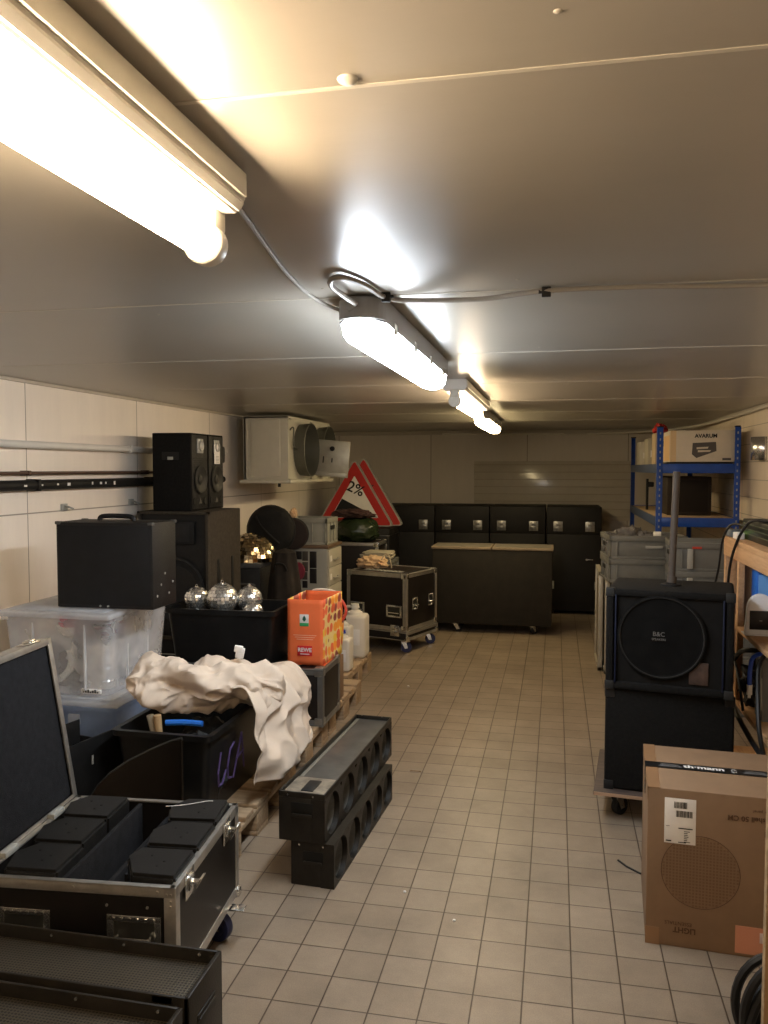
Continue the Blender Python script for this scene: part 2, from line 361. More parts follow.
# ------------------------------------------------------------------ lights on the ceiling
def tubes_mat(n, col, s): return P(n, (.9, .9, .85), .4, emit=col, estr=s)
def batten(name, label, x, y0, y1, mat, sphere_near=False):
    t = thing(name, label, 'ceiling lamp', (x, y0, ZC)); L = y1-y0
    m = MB()
    m.prism([(-.062, -.001), (.062, -.001), (.062, -.05), (.05, -.066), (-.05, -.066), (-.062, -.05)], 0, L, T=Matrix.Rotation(PI/2, 4, 'X') @ Matrix.Scale(-1, 4, (0, 0, 1)), b=.004)
    m.build('housing', WHITE, t)
    m = MB().box(.060, .068, .01, L-.01, -.045, -.008, .002); m.build('cover_strip', OFFW, t)
    for k, yy in enumerate((.0, L)):
        s = 1 if k == 0 else -1
        m = MB(); m.box(-.024, .024, yy-.01*s, yy+.035*s, -.095, -.055, .005)
        m.lathe([(.0, 0), (.03, 0), (.033, .005), (.033, .03), (.03, .034), (.028, .034)], 24, T=TR(0, yy, -.117, -PI/2*s))
        h = m.build('lamp_holder', OFFW, t)
    m = MB().cyl((0, .03, -.117), (0, L-.03, -.117), .024, n=24); m.build('tube', mat, t, label='glowing tube')
    return t
T1 = tubes_mat('warm_tube_glow', WARM, E_TUBE1)
batten('tube_lamp', 'big open white strip lamp with bare glowing tube, nearest the camera', -.555, -.25, 1.27, T1)
T3 = tubes_mat('warm_tube_glow_far', WARM, E_TUBE3)
batten('tube_lamp', 'small bare-tube strip lamp beyond the bright cool covered lamp', -.53, 4.35, 5.85, T3)
def covered(name, label, x, y0, y1, glow, body, w_=.068):
    t = thing(name, label, 'ceiling lamp', (x, y0, ZC)); L = y1-y0
    def pill(r, e, z): # stadium outline ring
        pts = []
        for i in range(13): a = PI+PI*i/12; pts.append((r*math.cos(a), r+r*math.sin(a)*1.0))
        for i in range(13): a = PI*i/12; pts.append((r*math.cos(a), L-r+r*math.sin(a)))
        return pts
    o = pill(w_, 0, 0); MB().prism([(a, b) for a, b in o], -.070, -.004, b=.006).build('housing', body, t)
    secs = [(.93, -.068), (.92, -.082), (.86, -.104), (.70, -.119), (.42, -.126)]
    m = MB(); rings = []
    for k, z in secs:
        pts = pill(w_-.004, 0, 0); rings.append([m.bm.verts.new((a*k, L/2+(b-L/2)*(1-(1-k)*w_*1.4/L*1.0), z)) for a, b in pts])
    for a, b in zip(rings, rings[1:]):
        n = len(a)
        for i in range(n): m.bm.faces.new((a[i], a[(i+1) % n], b[(i+1) % n], b[i]))
    m.bm.faces.new(rings[-1]); m.build('diffuser', glow, t, label='glowing white diffuser')
    m = MB()
    for s in (-1, 1):
        for k in range(4): m.box(s*(w_-.004)-.006, s*(w_-.004)+.006, .2+k*(L-.4)/3-.02, .2+k*(L-.4)/3+.02, -.082, -.05, .003)
    m.build('clip', CHROME, t)
    m = MB()
    m.cyl((-.02, -.0, -.03), (-.02, .02, -.03), .014); m.build('cable_gland', body, t)
    return t
BODY = P('grey_lamp_housing', (.30, .30, .30), .45)
covered('covered_lamp', 'bright cool-white covered lamp with grey rounded end, in the middle of the row', -.535, 2.20, 3.66, P('cool_diffuser_glow', (.9, .9, .9), .3, emit=COOL, estr=E_LIGHT2), BODY)
covered('covered_lamp', 'dim yellow covered lamp at the far end of the lamp row', -.60, 6.7, 8.3, P('warm_diffuser_glow', (.9, .9, .85), .3, emit=(1, .78, .42), estr=E_LIGHT4), BODY)
# ball-shaped socket between lamps
# ceiling cables
def smooth(pts, n=10):
    pts = [V(p) for p in pts]; out = []
    for i in range(len(pts)-1):
        p0, p1, p2, p3 = pts[max(i-1, 0)], pts[i], pts[i+1], pts[min(i+2, len(pts)-1)]
        for k in range(n):
            t = k/n; out.append(.5*((2*p1)+(-p0+p2)*t+(2*p0-5*p1+4*p2-p3)*t*t+(-p0+3*p1-3*p2+p3)*t**3))
    out.append(pts[-1]); return out
def cable(name, pts, r, mat, label, cat='cable', n=10):
    o = MB().tube(smooth(pts, n), r, 8).build(name, mat); tag(o, label, cat); return o
GREYCAB = P('grey_cable', (.30, .28, .25), .5)
cable('ceiling_cable', [(-.53, 1.28, 2.07), (-.57, 1.45, 2.092), (-.64, 1.9, 2.094), (-.66, 2.2, 2.094), (-.6, 2.26, 2.07), (-.555, 2.21, 2.072)], .005, GREYCAB, 'thin cable hanging between the big strip lamp and the covered lamp')
cable('ceiling_cable', [(-.54, 2.2, 2.072), (-.56, 2.02, 2.085), (-.52, 1.96, 2.09), (-.48, 2.06, 2.09), (-.46, 2.2, 2.088), (-.4, 2.26, 2.088), (-.2, 2.27, 2.086), (-.03, 2.22, 2.09), (.2, 2.22, 2.09), (.5, 2.26, 2.09), (1.0, 2.25, 2.09), (1.48, 2.24, 2.09)], .007, GREYCAB, 'long grey cable clipped across the ceiling from the cool covered lamp')
for x, y in ((-.455, 2.2), (-.03, 2.22)):
    m = MB().box(-.012, .012, -.006, .006, -.026, .0, .002).cyl((-.02, 0, -.012), (.02, 0, -.012), .005, n=8)
    o = m.build('cable_tie', RUBBER); o.location = (x, y, ZC); tag(o, 'black tie on the ceiling cable, ' + ('beside the cool covered lamp' if x < -.3 else 'in mid-span over the aisle'), 'cable tie')
o = MB().lathe([(0, -.007), (.007, -.006), (.012, -.003), (.013, 0)], 20).build('ceiling_plug', OFFW); o.location = (-.255, 1.0, ZC); tag(o, 'small round white plug in the ceiling near the first joint', 'plug')
cable('corner_strip', [(-1.4, YB-.05, 2.06), (-.3, YB-.05, 2.055), (.5, YB-.06, 2.05), (1.1, 9.6, 2.05), (1.38, 8.6, 2.055), (1.46, 7.4, 2.065), (1.47, 6.0, 2.075)], .012, P('white_corner_strip', (.6, .56, .48), .4), 'white ceiling corner strip, built as a curved tube, above the blue rack')  # strip between ceiling and walls, shaped like a cable

# ------------------------------------------------------------------ pipes on the side wall
def pipe_run(name, label, z, r, mat, y0, y1, clips, dx=.03):
    t = thing(name, label, 'pipe', (XL, y0, z))
    MB().cyl((dx+r, 0, 0), (dx+r, y1-y0, 0), r, n=16).build('pipe', mat, t)
    for c in clips: MB().box(0, dx+r*2+.004, c-y0-.012, c-y0+.012, -r-.004, r+.004, .003).build('clip', mat, t)
    return t
pipe_run('wall_pipe', 'white plastic pipe running high on the white wall', 1.752, .02, WHITE, .5, 6.55, (1.9, 3.45, 4.95, 6.2))
pipe_run('wall_pipe', 'thin brown pipe on the white wall just above the thick black pipe', 1.60, .009, P('brown_pipe_paint', (.09, .05, .035), .5), .5, 6.5, (1.95, 3.9, 5.2), .035)
t = pipe_run('wall_pipe', 'thick black lagged pipe with pale flecks on the white wall', 1.535, .028, P('black_lagging', (.012, .012, .012), .6, var=.3, scale=20), .5, 6.5, (2.0, 3.95, 5.25), .02)
m = MB(); random.seed(3)
for y in (3.4, 3.83, 3.98, 4.12, 4.22, 4.47, 4.56, 4.62, 4.72):
    m.box(.0765, .0775, y-.5-.012, y-.5+random.uniform(.0, .02), random.uniform(-.012, -.004), random.uniform(.002, .012))
m.build('fleck', PAPER, t)
for y, z in ((4.28, 1.40), (5.05, 1.40)):
    m = MB().box(0, .01, -.03, .03, -.02, .02, .003).tube([(.008, 0, .01), (.04, .0, 0), (.05, .02, -.01), (.03, .05, -.012)], .006)
    o = m.build('wall_hook', LTGREY); o.location = (XL, y, z); tag(o, 'small metal hook on the white wall, %s' % ('above the clear plastic box' if y < 5 else 'just before the small black speakers'), 'hook')

# ------------------------------------------------------------------ common hardware
def caster(parent, x, y, ztop, rw=.04, rz=0., wheelmat=None, brake=False, label=None):
    T = TR(x, y, 0, 0, 0, rz)
    m = MB().box(-.035, .035, -.035, .035, ztop-.006, ztop, .002)
    m.cyl((0, 0, ztop-.006), (0, 0, ztop-.018), .026, n=16)
    for s in (-1, 1): m.prism([(-.022, ztop-.015), (.022, ztop-.015), (.03+.01, rw-.008), (.012, rw-.012)], s*.019-.0015, s*.019+.0015, T=Matrix.Rotation(PI/2, 4, 'X'))
    m.cyl((.025, -.022, rw), (.025, .022, rw), .006, n=10)
    if brake: m.box(-.07, -.01, -.02, .02, rw*1.25, rw*1.25+.008, .003)
    c = m.build('caster', CHROME, parent, T=T)
    w_ = MB().lathe([(0, -.013), (rw*.55, -.013), (rw*.6, -.015), (rw*.97, -.015), (rw, -.01), (rw, .01), (rw*.97, .015), (rw*.6, .015), (rw*.55, .013), (0, .013)], 28, T=TR(.025, 0, rw, PI/2))
    w_.build('wheel', wheelmat or RUBBER, c)
    return c
def face_T(face, w, d, h, u, z, off=0.):
    """matrix placing local XY plane (x right, y up, z outwards) on a face of a box centred on x, y in 0..d, z from 0"""
    if face == '-Y': return TR(u, -off, z, PI/2)
    if face == '+X': return TR(w/2+off, u, z, PI/2, 0, PI/2)
    if face == '-X': return TR(-w/2-off, u, z, PI/2, 0, -PI/2)
    if face == '+Z': return TR(u, z, h+off)
def latch(parent, T, s=1., mat=None):
    m = MB().box(-.05*s, .05*s, -.055*s, .055*s, 0, .004, .0015)
    m.box(-.036*s, .036*s, -.042*s, .042*s, .004, .007, .001)
    m.box(-.022*s, .022*s, .008*s, .045*s, .006, .016, .004)
    m.cyl((0, -.012*s, .006), (0, -.012*s, .018), .016*s, n=16)
    m.box(-.03*s, .03*s, -.018*s, -.006*s, .016, .021, .003)
    for a in (-1, 1):
        for b in (-1, 1): m.cyl((a*.042*s, b*.046*s, .003), (a*.042*s, b*.046*s, .007), .005*s, n=8)
    return m.build('latch', mat or CHROME, parent, T=T)
def handle_plate(parent, T, w=.17, h=.11):
    m = MB()
    for x0, x1, y0, y1 in ((-w/2, w/2, h/2-.018, h/2), (-w/2, w/2, -h/2, -h/2+.018), (-w/2, -w/2+.02, -h/2, h/2), (w/2-.02, w/2, -h/2, h/2)): m.box(x0, x1, y0, y1, 0, .005, .0015)
    for k in range(6):
        for s in (-1, 1): m.cyl((-w/2+.02+k*(w-.04)/5, s*(h/2-.009), .004), (-w/2+.02+k*(w-.04)/5, s*(h/2-.009), .0075), .004, n=8)
    o = m.build('handle', CHROME, parent, T=T)
    MB().box(-w/2+.02, w/2-.02, -h/2+.018, h/2-.018, 0, .0015).build('dish', P('dark_handle_dish', (.05, .05, .045), .35, .6), o)
    m = MB().tube(smooth([(-w*.3, -.012, .004), (-w*.3, -.012, .016), (-w*.26, -.012, .02), (w*.26, -.012, .02), (w*.3, -.012, .016), (w*.3, -.012, .004)], 4), .006, 8)
    m.build('bar', CHROME, o); return o
def edges(parent, w, d, z0, z1, t=.028, mat=None, name='edge_trim', horiz=(True, True)):
    m = MB(); th = .0025
    X = w/2
    for sx in (-1, 1):
        for y0 in (0, d):
            sy = -1 if y0 == 0 else 1
            xa, xb = sorted((sx*(X+th), sx*(X-t))); m.box(xa, xb, *sorted((y0, y0+sy*th)), z0, z1, .001)
            ya, yb = sorted((y0+sy*th, y0-sy*t)); m.box(*sorted((sx*X, sx*(X+th))), ya, yb, z0, z1, .001)
            m.cyl((sx*(X-.001), y0-sy*.001, z0), (sx*(X-.001), y0-sy*.001, z1), .006, n=10)
    for zi, z in enumerate((z0, z1)):
        if not horiz[zi]: continue
        sz = -1 if zi == 0 else 1
        for y0 in (0, d):
            sy = -1 if y0 == 0 else 1
            m.box(-X, X, *sorted((y0, y0+sy*th)), *sorted((z, z-sz*t)), .001); m.box(-X, X, *sorted((y0, y0-sy*t)), *sorted((z, z+sz*th)), .001)
            m.cyl((-X, y0, z), (X, y0, z), .006, n=10)
        for sx in (-1, 1):
            m.box(*sorted((sx*X, sx*(X+th))), 0, d, *sorted((z, z-sz*t)), .001); m.box(*sorted((sx*X, sx*(X-t))), 0, d, *sorted((z, z+sz*th)), .001)
            m.cyl((sx*X, 0, z), (sx*X, d, z), .006, n=10)
    return m.build(name, mat or ALU, parent)
def corners(parent, w, d, zs, s=.03, mat=None):
    for z in zs:
        for sx in (-1, 1):
            for y0 in (0, d):
                MB().sphere((0, 0, 0), s*.8, 12, 8).box(-s*.75, s*.75, -s*.75, s*.75, -s*.75, s*.75, .006).build('corner', mat or CHROME, parent, T=TR(sx*(w/2-s*.62), y0+(1 if y0 == 0 else -1)*s*.62, z))

# ------------------------------------------------------------------ row of tall black cases at the back
def tall_case(x0, x1, label, extra=None):
    wd = x1-x0; t = thing('storage_case', label, 'case', ((x0+x1)/2, 9.32, 0), 0, 'tall black latched cases along the back wall')
    H = 1.20
    MB().box(-wd/2, wd/2, 0, .72, .04, .9, .01).build('body', BLKPLY, t)
    MB().box(-wd/2, wd/2, -.002, .722, .902, H-.0, .005).build('lid', BLKPLY, t)
    m = MB()
    for a in (-1, 1):
        for y in (.06, .66): m.cyl((a*(wd/2-.06), y, 0), (a*(wd/2-.06), y, .04), .03, n=14)
    m.build('foot', RUBBER, t)
    for a in (-.29, .29): latch(t, TR(a*wd, -.003, .985, PI/2), 1.0, P('worn_latch_metal', (.34, .33, .30), .35, .8, var=.3, scale=40))
    return t
tall_case(-1.98, -1.36, 'black tall case behind the silver-edged rolling flight case, beside the triangular sign')
tall_case(-1.35, -.735, 'black tall case standing second from the triangular sign, partly behind the low brown trunk')
tall_case(-.725, -.11, 'black tall case third from the triangular sign, behind the far half of the brown trunk')
t = tall_case(-.095, .50, 'black tall case at the open aisle end of the row, uncovered down to the floor')
m = MB().box(-.04, .04, -.006, .006, 0, .012, .003).cyl((-.03, 0, 0), (-.03, 0, .02), .012, n=12); m.build('hook_clasp', CHROME, t, T=TR(.17, -.002, .62, PI/2))
for a in (-.25, .27): latch(t, TR(a, -.003, .33, PI/2), .8, LTGREY)

# ------------------------------------------------------------------ low brown trunk in front
t = thing('rolling_trunk', 'wide low dark-brown wooden trunk on casters with pale worn top', 'trunk', (-.61, 8.06, 0), -.0)
DKWOOD = P('dark_stained_wood', (.032, .026, .018), .7, var=.25, scale=9, bump=.2, bscale=90)
MB().box(-.585, .585, 0, .42, .09, .83, .008).build('body', DKWOOD, t)
MB().box(-.595, -.004, -.01, .43, .83, .856, .005).build('lid', WOODRUB, t); MB().box(.004, .595, -.01, .43, .83, .856, .005).build('lid', WOODRUB, t)
MB().box(-.575, -.02, .012, .41, .8561, .8575).build('lid_panel', P('dusty_top', (.17, .15, .12), .6, var=.25, scale=7), t); MB().box(.02, .575, .012, .41, .8561, .8575).build('lid_panel', MATS['dusty_top'], t)
for a, b in ((-.36, .06), (.40, .06), (-.36, .36), (.40, .36)): caster(t, a, b, .09, .036, .6+a)

# ------------------------------------------------------------------ rolling flight case
t = thing('flight_case', 'black square flight case with silver edges on a wheeled base, beside the low trunk', 'flight case', (-1.27-.29, 7.0+.107, 0), -.35)
W_, D_ = .62, .56
MB().box(-W_/2, W_/2, 0, D_, .20, .70, .004).build('body', BRNPLY, t)
edges(t, W_, D_, .20, .70, .032)
corners(t, W_, D_, (.22, .685), .036)
MB().box(-W_/2-.005, W_/2+.005, -.005, D_+.005, .12, .185, .004).build('base', BLKPLY, t)
edges(t, W_+.01, D_+.01, .12, .185, .02, name='base_trim'); corners(t, W_+.02, D_+.01, (.13,), .034)
for a in (-.20, .19): handle_plate(t, TR(a, -.003, .37, PI/2), .16, .11)
handle_plate(t, TR(W_/2+.004, .15, .43, PI/2, 0, PI/2), .10, .11); handle_plate(t, TR(W_/2+.004, .44, .43, PI/2, 0, PI/2), .10, .11)
latch(t, TR(.20, -.006, .20, PI/2), .9)
for a, b in ((-.25, .06), (.25, .06), (-.25, .5), (.25, .5)): caster(t, a, b, .12, .048, .5, BLUERUB)
m = MB()
for k in range(9): m.box(-.17+k*.04, -.15+k*.04, .12, .14, .703, .712, .003)
m.box(-.2, .2, .10, .16, .701, .706, .002); m.build('top_strip', LTGREY, t)
# cloth heap on top of the flight case
def lump(name, mat, c, rx, ry, rz_, label, cat, seed=0, amp=.25, fold=3., parent=None, n=36):
    m = MB()
    bmesh.ops.create_icosphere(m.bm, subdivisions=4, radius=1)
    for v in m.bm.verts:
        d = v.co.normalized(); k = 1+amp*(noise.noise(d*fold+V((seed, 0, 0)))+.5*abs(noise.noise(d*fold*2.3+V((0, seed, 0)))))
        p = V((d.x*rx, d.y*ry, d.z*rz_))*k
        if p.z < -rz_*.75: p.z = -rz_*.75
        v.co = p
    o = m.build(name, mat, parent)
    o.location = V(c)+V((0, 0, rz_*.75))
    if not parent: tag(o, label, cat)
    return o
lump('cloth_heap', BRASSW, (-1.66, 7.42, .703), .13, .10, .065, 'crumpled beige cloth lying on the rolling flight case', 'cloth', 5, .4)
cable('thin_cable', [(-1.60, 7.35, .715), (-1.56, 7.38, .80), (-1.53, 7.4, .84), (-1.49, 7.38, .80), (-1.47, 7.36, .712)], .006, P('beige_cord', (.5, .42, .3), .6), 'stiff beige cord looping up from the rolling flight case top')

# ------------------------------------------------------------------ silver-edged case with sack and signs
t = thing('flight_case', 'black flight case with silver top edge under the green plastic sack', 'flight case', (-2.12, 8.2, 0))
MB().box(-.34, .34, 0, .42, .01, .86, .004).build('body', BRNPLY, t); edges(t, .68, .42, .012, .86, .03); corners(t, .68, .42, (.845,), .036)
lump('plastic_sack', GREEN, (-2.05, 8.38, .865), .24, .17, .15, 'bulging green plastic sack in front of the triangular sign', 'sack', 2, .16, 2.5)
lump('cloth_bundle', P('dark_red_grey_rags', (.06, .03, .028), .9, var=.6, scale=14), (-2.08, 8.33, 1.115), .2, .1, .05, 'dark rags with a red patch on the green sack', 'rags', 8, .4)
t = thing('storage_case', 'low black box behind the green sack carrying the triangular signs', 'case', (-2.25, 8.64, 0))
MB().box(-.5, .5, 0, .55, 0, .98, .01).build('body', BLKPLY, t); MB().box(-.5, .5, -.002, .552, .9, .905).build('lid_seam', ALU, t)
def tri_sign(label, loc, rz, S=.87, full=True):
    t = thing('road_sign', label, 'road sign', loc, rz); H = S*.866
    def tri(k, r=.03):
        cx, cy = 0, H/3; A = [(-S/2, 0), (S/2, 0), (0, H)]; out = []
        for i, (x, y) in enumerate(A):
            x, y = cx+(x-cx)*k, cy+(y-cy)*k
            px, py = A[i-1]; nx, ny = A[(i+1) % 3]
            px, py = cx+(px-cx)*k, cy+(py-cy)*k; nx, ny = cx+(nx-cx)*k, cy+(ny-cy)*k
            for q in range(5):
                tt = q/4; a = V((px-x, py-y)).normalized()*r; b = V((nx-x, ny-y)).normalized()*r
                p = (1-tt)**2*a+tt**2*b; out.append((x+p.x, y+p.y))
        return out
    RX = Matrix.Rotation(PI/2, 4, 'X')
    MB().prism(tri(1.0, .05), -.11, 0, T=RX, b=.004).build('box_frame', LTGREY, t)
    MB().prism(tri(.95, .04), .001, .0025, T=RX).build('red_border', RED, t)
    MB().prism(tri(.62, .015), .003, .0045, T=RX).build('white_field', PAPER, t)
    # black slope wedge
    cx, cy = 0, H/3; k = .60; bl = (-S/2*k, cy-cy*k); br = (S/2*k, cy-cy*k); ax = (0, cy+(H-cy)*k)
    q = V(bl).lerp(V(ax), .46)
    MB().prism([bl, br, (q.x, q.y)], .005, .006, T=RX).build('wedge', INK, t)
    text(t, '2%', .165, TR(.012, -.0065, H*.55, PI/2, math.radians(24), 0), INK, name='lettering', bold=.002)
    return t
tri_sign('red-bordered triangular sign reading 2%, in front of its twin', (-2.19, 8.86, .985), .08)
tri_sign('red-bordered triangular sign mostly hidden behind the 2% sign', (-2.12, 9.0, .985), .08, .90)

# ------------------------------------------------------------------ cooling unit under the ceiling
t = thing('cooling_unit', 'off-white wall cooling unit hung under the ceiling with open fan housings', 'cooling unit', (-2.21, 6.62, 1.53))
CREAM = P('cream_enamel', (.50, .48, .40), .4, var=.06)
m = MB().box(-.40, 0, 0, .02, 0, .54, .004).box(-.40, 0, 1.28, 1.30, 0, .54, .004).box(-.40, 0, 0, 1.3, .52, .54, .003).box(-.40, -.38, 0, 1.3, 0, .54)
m.box(-.33, -.07, -.012, 0, .03, .51, .006); m.build('casing', CREAM, t)
MB().box(-.43, .03, -.03, 1.33, -.03, .0, .008).build('drip_tray', CREAM, t)
# face sheet with fan holes: built from strips around two round shrouds
m = MB(); seg = 40
def holed(m, y0, y1, z0, z1, cy, cz, r, th=.012):
    # square frame with round hole, in plane x=0
    A = []
    for i in range(seg):
        a = 2*PI*i/seg; c, s_ = math.cos(a), math.sin(a)
        k = min(((y1-cy) if c > 0 else (cy-y0))/max(abs(c), 1e-6), ((z1-cz) if s_ > 0 else (cz-z0))/max(abs(s_), 1e-6))
        A.append(((cy+c*k, cz+s_*k), (cy+c*r, cz+s_*r)))
    for x in (0, -th):
        vo = [m.bm.verts.new((x, a[0], a[1])) for a, b in A]; vi = [m.bm.verts.new((x, b[0], b[1])) for a, b in A]
        for i in range(seg): m.bm.faces.new((vo[i], vo[(i+1) % seg], vi[(i+1) % seg], vi[i]))
holed(m, .02, .66, 0, .52, .36, .26, .22); holed(m, .66, 1.28, 0, .52, .95, .26, .22)
m.build('front_sheet', CREAM, t, nofix=True)
SHR = P('dark_shroud', (.10, .10, .08), .45, .2)
for cy in (.36, .95):
    m = MB(); m.lathe([(.22, -.20), (.225, .0), (.235, .10), (.228, .102), (.214, .0), (.212, -.2)], 40, T=TR(0, cy, .26, 0, PI/2))
    s_ = m.build('fan_shroud', SHR, t)
    m = MB().cyl((-.12, cy, .26), (-.06, cy, .26), .055, n=20)
    for k in range(5):
        a = 2*PI*k/5; m.box(.05, .20, -.045, .045, -.002, .002, .001, T=Matrix.Translation((-.09, cy, .26)) @ Matrix.Rotation(a, 4, 'X') @ Matrix.Rotation(PI/2, 4, 'Y') @ Matrix.Rotation(.5, 4, 'X'))
    m.build('fan', INK, s_)
# open front panel hinged away from the unit
p_ = MB().box(0, .36, -.012, .0, 0, .33, .004).build('open_panel', P('worn_zinc_sheet', (.36, .35, .30), .4, .4, var=.15, scale=9), t, T=TR(-.005, .60, .04, 0, math.radians(5), math.radians(6)))
MB().box(.01, .35, -.04, -.008, .0, .04, .003).build('panel_flange', MATS['worn_zinc_sheet'], p_)
MB().cyl((.20, -.03, .255), (.20, -.01, .255), .022, n=16).box(.12, .13, -.02, -.012, .12, .18, .002).box(.2, .21, -.02, -.012, .13, .17, .002).build('knob', INK, p_)
MB().tube(smooth([(.0, .04, .42), (.03, .05, .44), (.03, .05, .30), (.03, .14, .26), (.0, .2, .26)], 6), .007).build('capillary_pipe', SHR, t)
MB().cyl((-.08, .0, -.06), (-.08, .0, -.02), .012, n=10).build('drain_stub', INK, t)
o = MB().box(0, .10, -.2, .2, -.07, .07, .02).build('wall_shadow_box', P('wall_shadow_grey', (.05, .05, .05), .5)); o.location = (XL, 6.25, 1.74); tag(o, 'dark box standing in for shadow on the white wall between small speakers and cooling unit', 'box')  # shadow on the wall, modelled as a dark grey box

# ------------------------------------------------------------------ drawer cabinet, crate and bags
t = thing('drawer_cabinet', 'grey metal drawer cabinet with black stickers and brown top, under the grey crate', 'cabinet', (-2.13, 6.6, 0))
MB().box(-.26, .26, 0, .44, .0, .955, .004).build('body', STEELCAB, t)
MB().box(-.27, .275, -.01, .45, .955, .98, .004).build('top', P('brown_laminate', (.13, .08, .045), .5), t)
DR = P('cream_drawer_front', (.45, .42, .34), .4)
for k in range(6):
    z1 = .94-k*.155; d = MB().box(.26, .275, .02, .42, z1-.148, z1, .003).build('drawer', DR, t)
    MB().tube(smooth([(.276, .14, z1-.09), (.295, .15, z1-.09), (.295, .26, z1-.09), (.276, .27, z1-.09)], 5), .005, 8).build('drawer_pull', LTGREY, d)
    MB().box(.2755, .2765, .05, .10, z1-.10, z1-.05).build('card_holder', PAPER, d)
for i, (x0, x1, z0, z1) in enumerate(((-.05, .0, .86, .93), (.005, .055, .85, .93), (.07, .13, .79, .93), (.005, .055, .76, .84), (.07, .13, .66, .785), (.005, .05, .69, .755), (.005, .05, .62, .68))):
    MB().box(x0+.04, x1+.04, -.0022, 0, z0, z1, .0005).build('sticker', P('sticker_%s' % ('black' if i % 2 == 0 else 'dark'), (.02, .02, .022) if i % 2 == 0 else (.05, .045, .04), .4), t)
o = MB().lathe([(0, .02), (.055, .018), (.06, 0), (.0, 0)], 24, T=TR(0, 0, 0, PI/2) @ Matrix.Diagonal((1, 1.3, 1, 1))).build('round_tin', P('dark_pink_enamel', (.22, .03, .05), .5)); o.location = (-2.12, 6.597, .76); tag(o, 'dark pink oval plaque hanging against the grey drawer cabinet side', 'plaque')
def crate(name, label, loc, w_, d_, h_, rz=0., mat=GREYP, group=None, grid=True, cat='crate'):
    t = thing(name, label, cat, loc, rz, group); X = w_/2
    m = MB().box(-X+.02, X-.02, .02, d_-.02, 0, .012).box(-X+.01, X-.01, .01, .022, 0, h_-.02, .003).box(-X+.01, X-.01, d_-.022, d_-.01, 0, h_-.02, .003).box(-X+.01, -X+.022, .01, d_-.01, 0, h_-.02, .003).box(X-.022, X-.01, .01, d_-.01, 0, h_-.02, .003)
    m.build('body', mat, t)
    m = MB()
    for z0, z1 in ((h_-.04, h_), (0, .02)):
        m.box(-X, X, 0, .02, z0, z1, .004).box(-X, X, d_-.02, d_, z0, z1, .004).box(-X, -X+.02, 0, d_, z0, z1, .004).box(X-.02, X, 0, d_, z0, z1, .004)
    m.build('rim', mat, t)
    if grid:
        m = MB(); n = max(2, int(w_/.11))
        for k in range(n+1):
            x = -X+.02+(w_-.04)*k/n; m.box(x-.005, x+.005, .0, .02, .01, h_-.03, .001)
        n = max(2, int(d_/.11))
        for k in range(n+1):
            y = .02+(d_-.04)*k/n; m.box(-X, -X+.02, y-.005, y+.005, .01, h_-.03, .001); m.box(X-.02, X, y-.005, y+.005, .01, h_-.03, .001)
        m.build('rib', mat, t)
        for s in (-1, 1):
            m = MB().box(s*X-.004, s*X+.004, d_/2-.06, d_/2+.06, h_*.55, h_*.55+.035, .003); m.build('hand_hole', INK, t)
    return t
LCRATE = P('pale_grey_crate', (.27, .27, .23), .45, var=.05)
crate('plastic_crate', 'pale grey ribbed crate on top of the drawer cabinet', (-2.07, 6.64, .98), .38, .36, .225, 0, LCRATE)
lump('small_figure', BRASSW, (-2.2, 6.72, 1.205), .03, .03, .045, 'small tan trinket standing on the pale crate', 'trinket', 9, .4)
# pile of grey boxes and papers behind the flight case
crate('plastic_crate', 'grey crate stack bottom piece between drawer cabinet and rolling flight case', (-1.74, 7.86, 0), .34, .4, .36, 0, GREYP, 'grey crates behind the flight case')
crate('plastic_crate', 'grey crate stack top piece between drawer cabinet and rolling flight case', (-1.74, 7.86, .36), .34, .4, .36, 0, GREYP, 'grey crates behind the flight case')
m = MB(); random.seed(4)
for k in range(7): m.box(-.13+random.uniform(-.02, .02), .15+random.uniform(-.02, .02), -.14, .14, k*.012, k*.012+.009, .001, T=Matrix.Rotation(random.uniform(-.15, .15), 4, 'Z'))
o = m.build('paper_stack', P('cream_board', (.5, .45, .35), .7)); o.location = (-1.74, 8.0, .72); tag(o, 'stack of cream boards on the grey crates beside the drawer cabinet', 'papers')

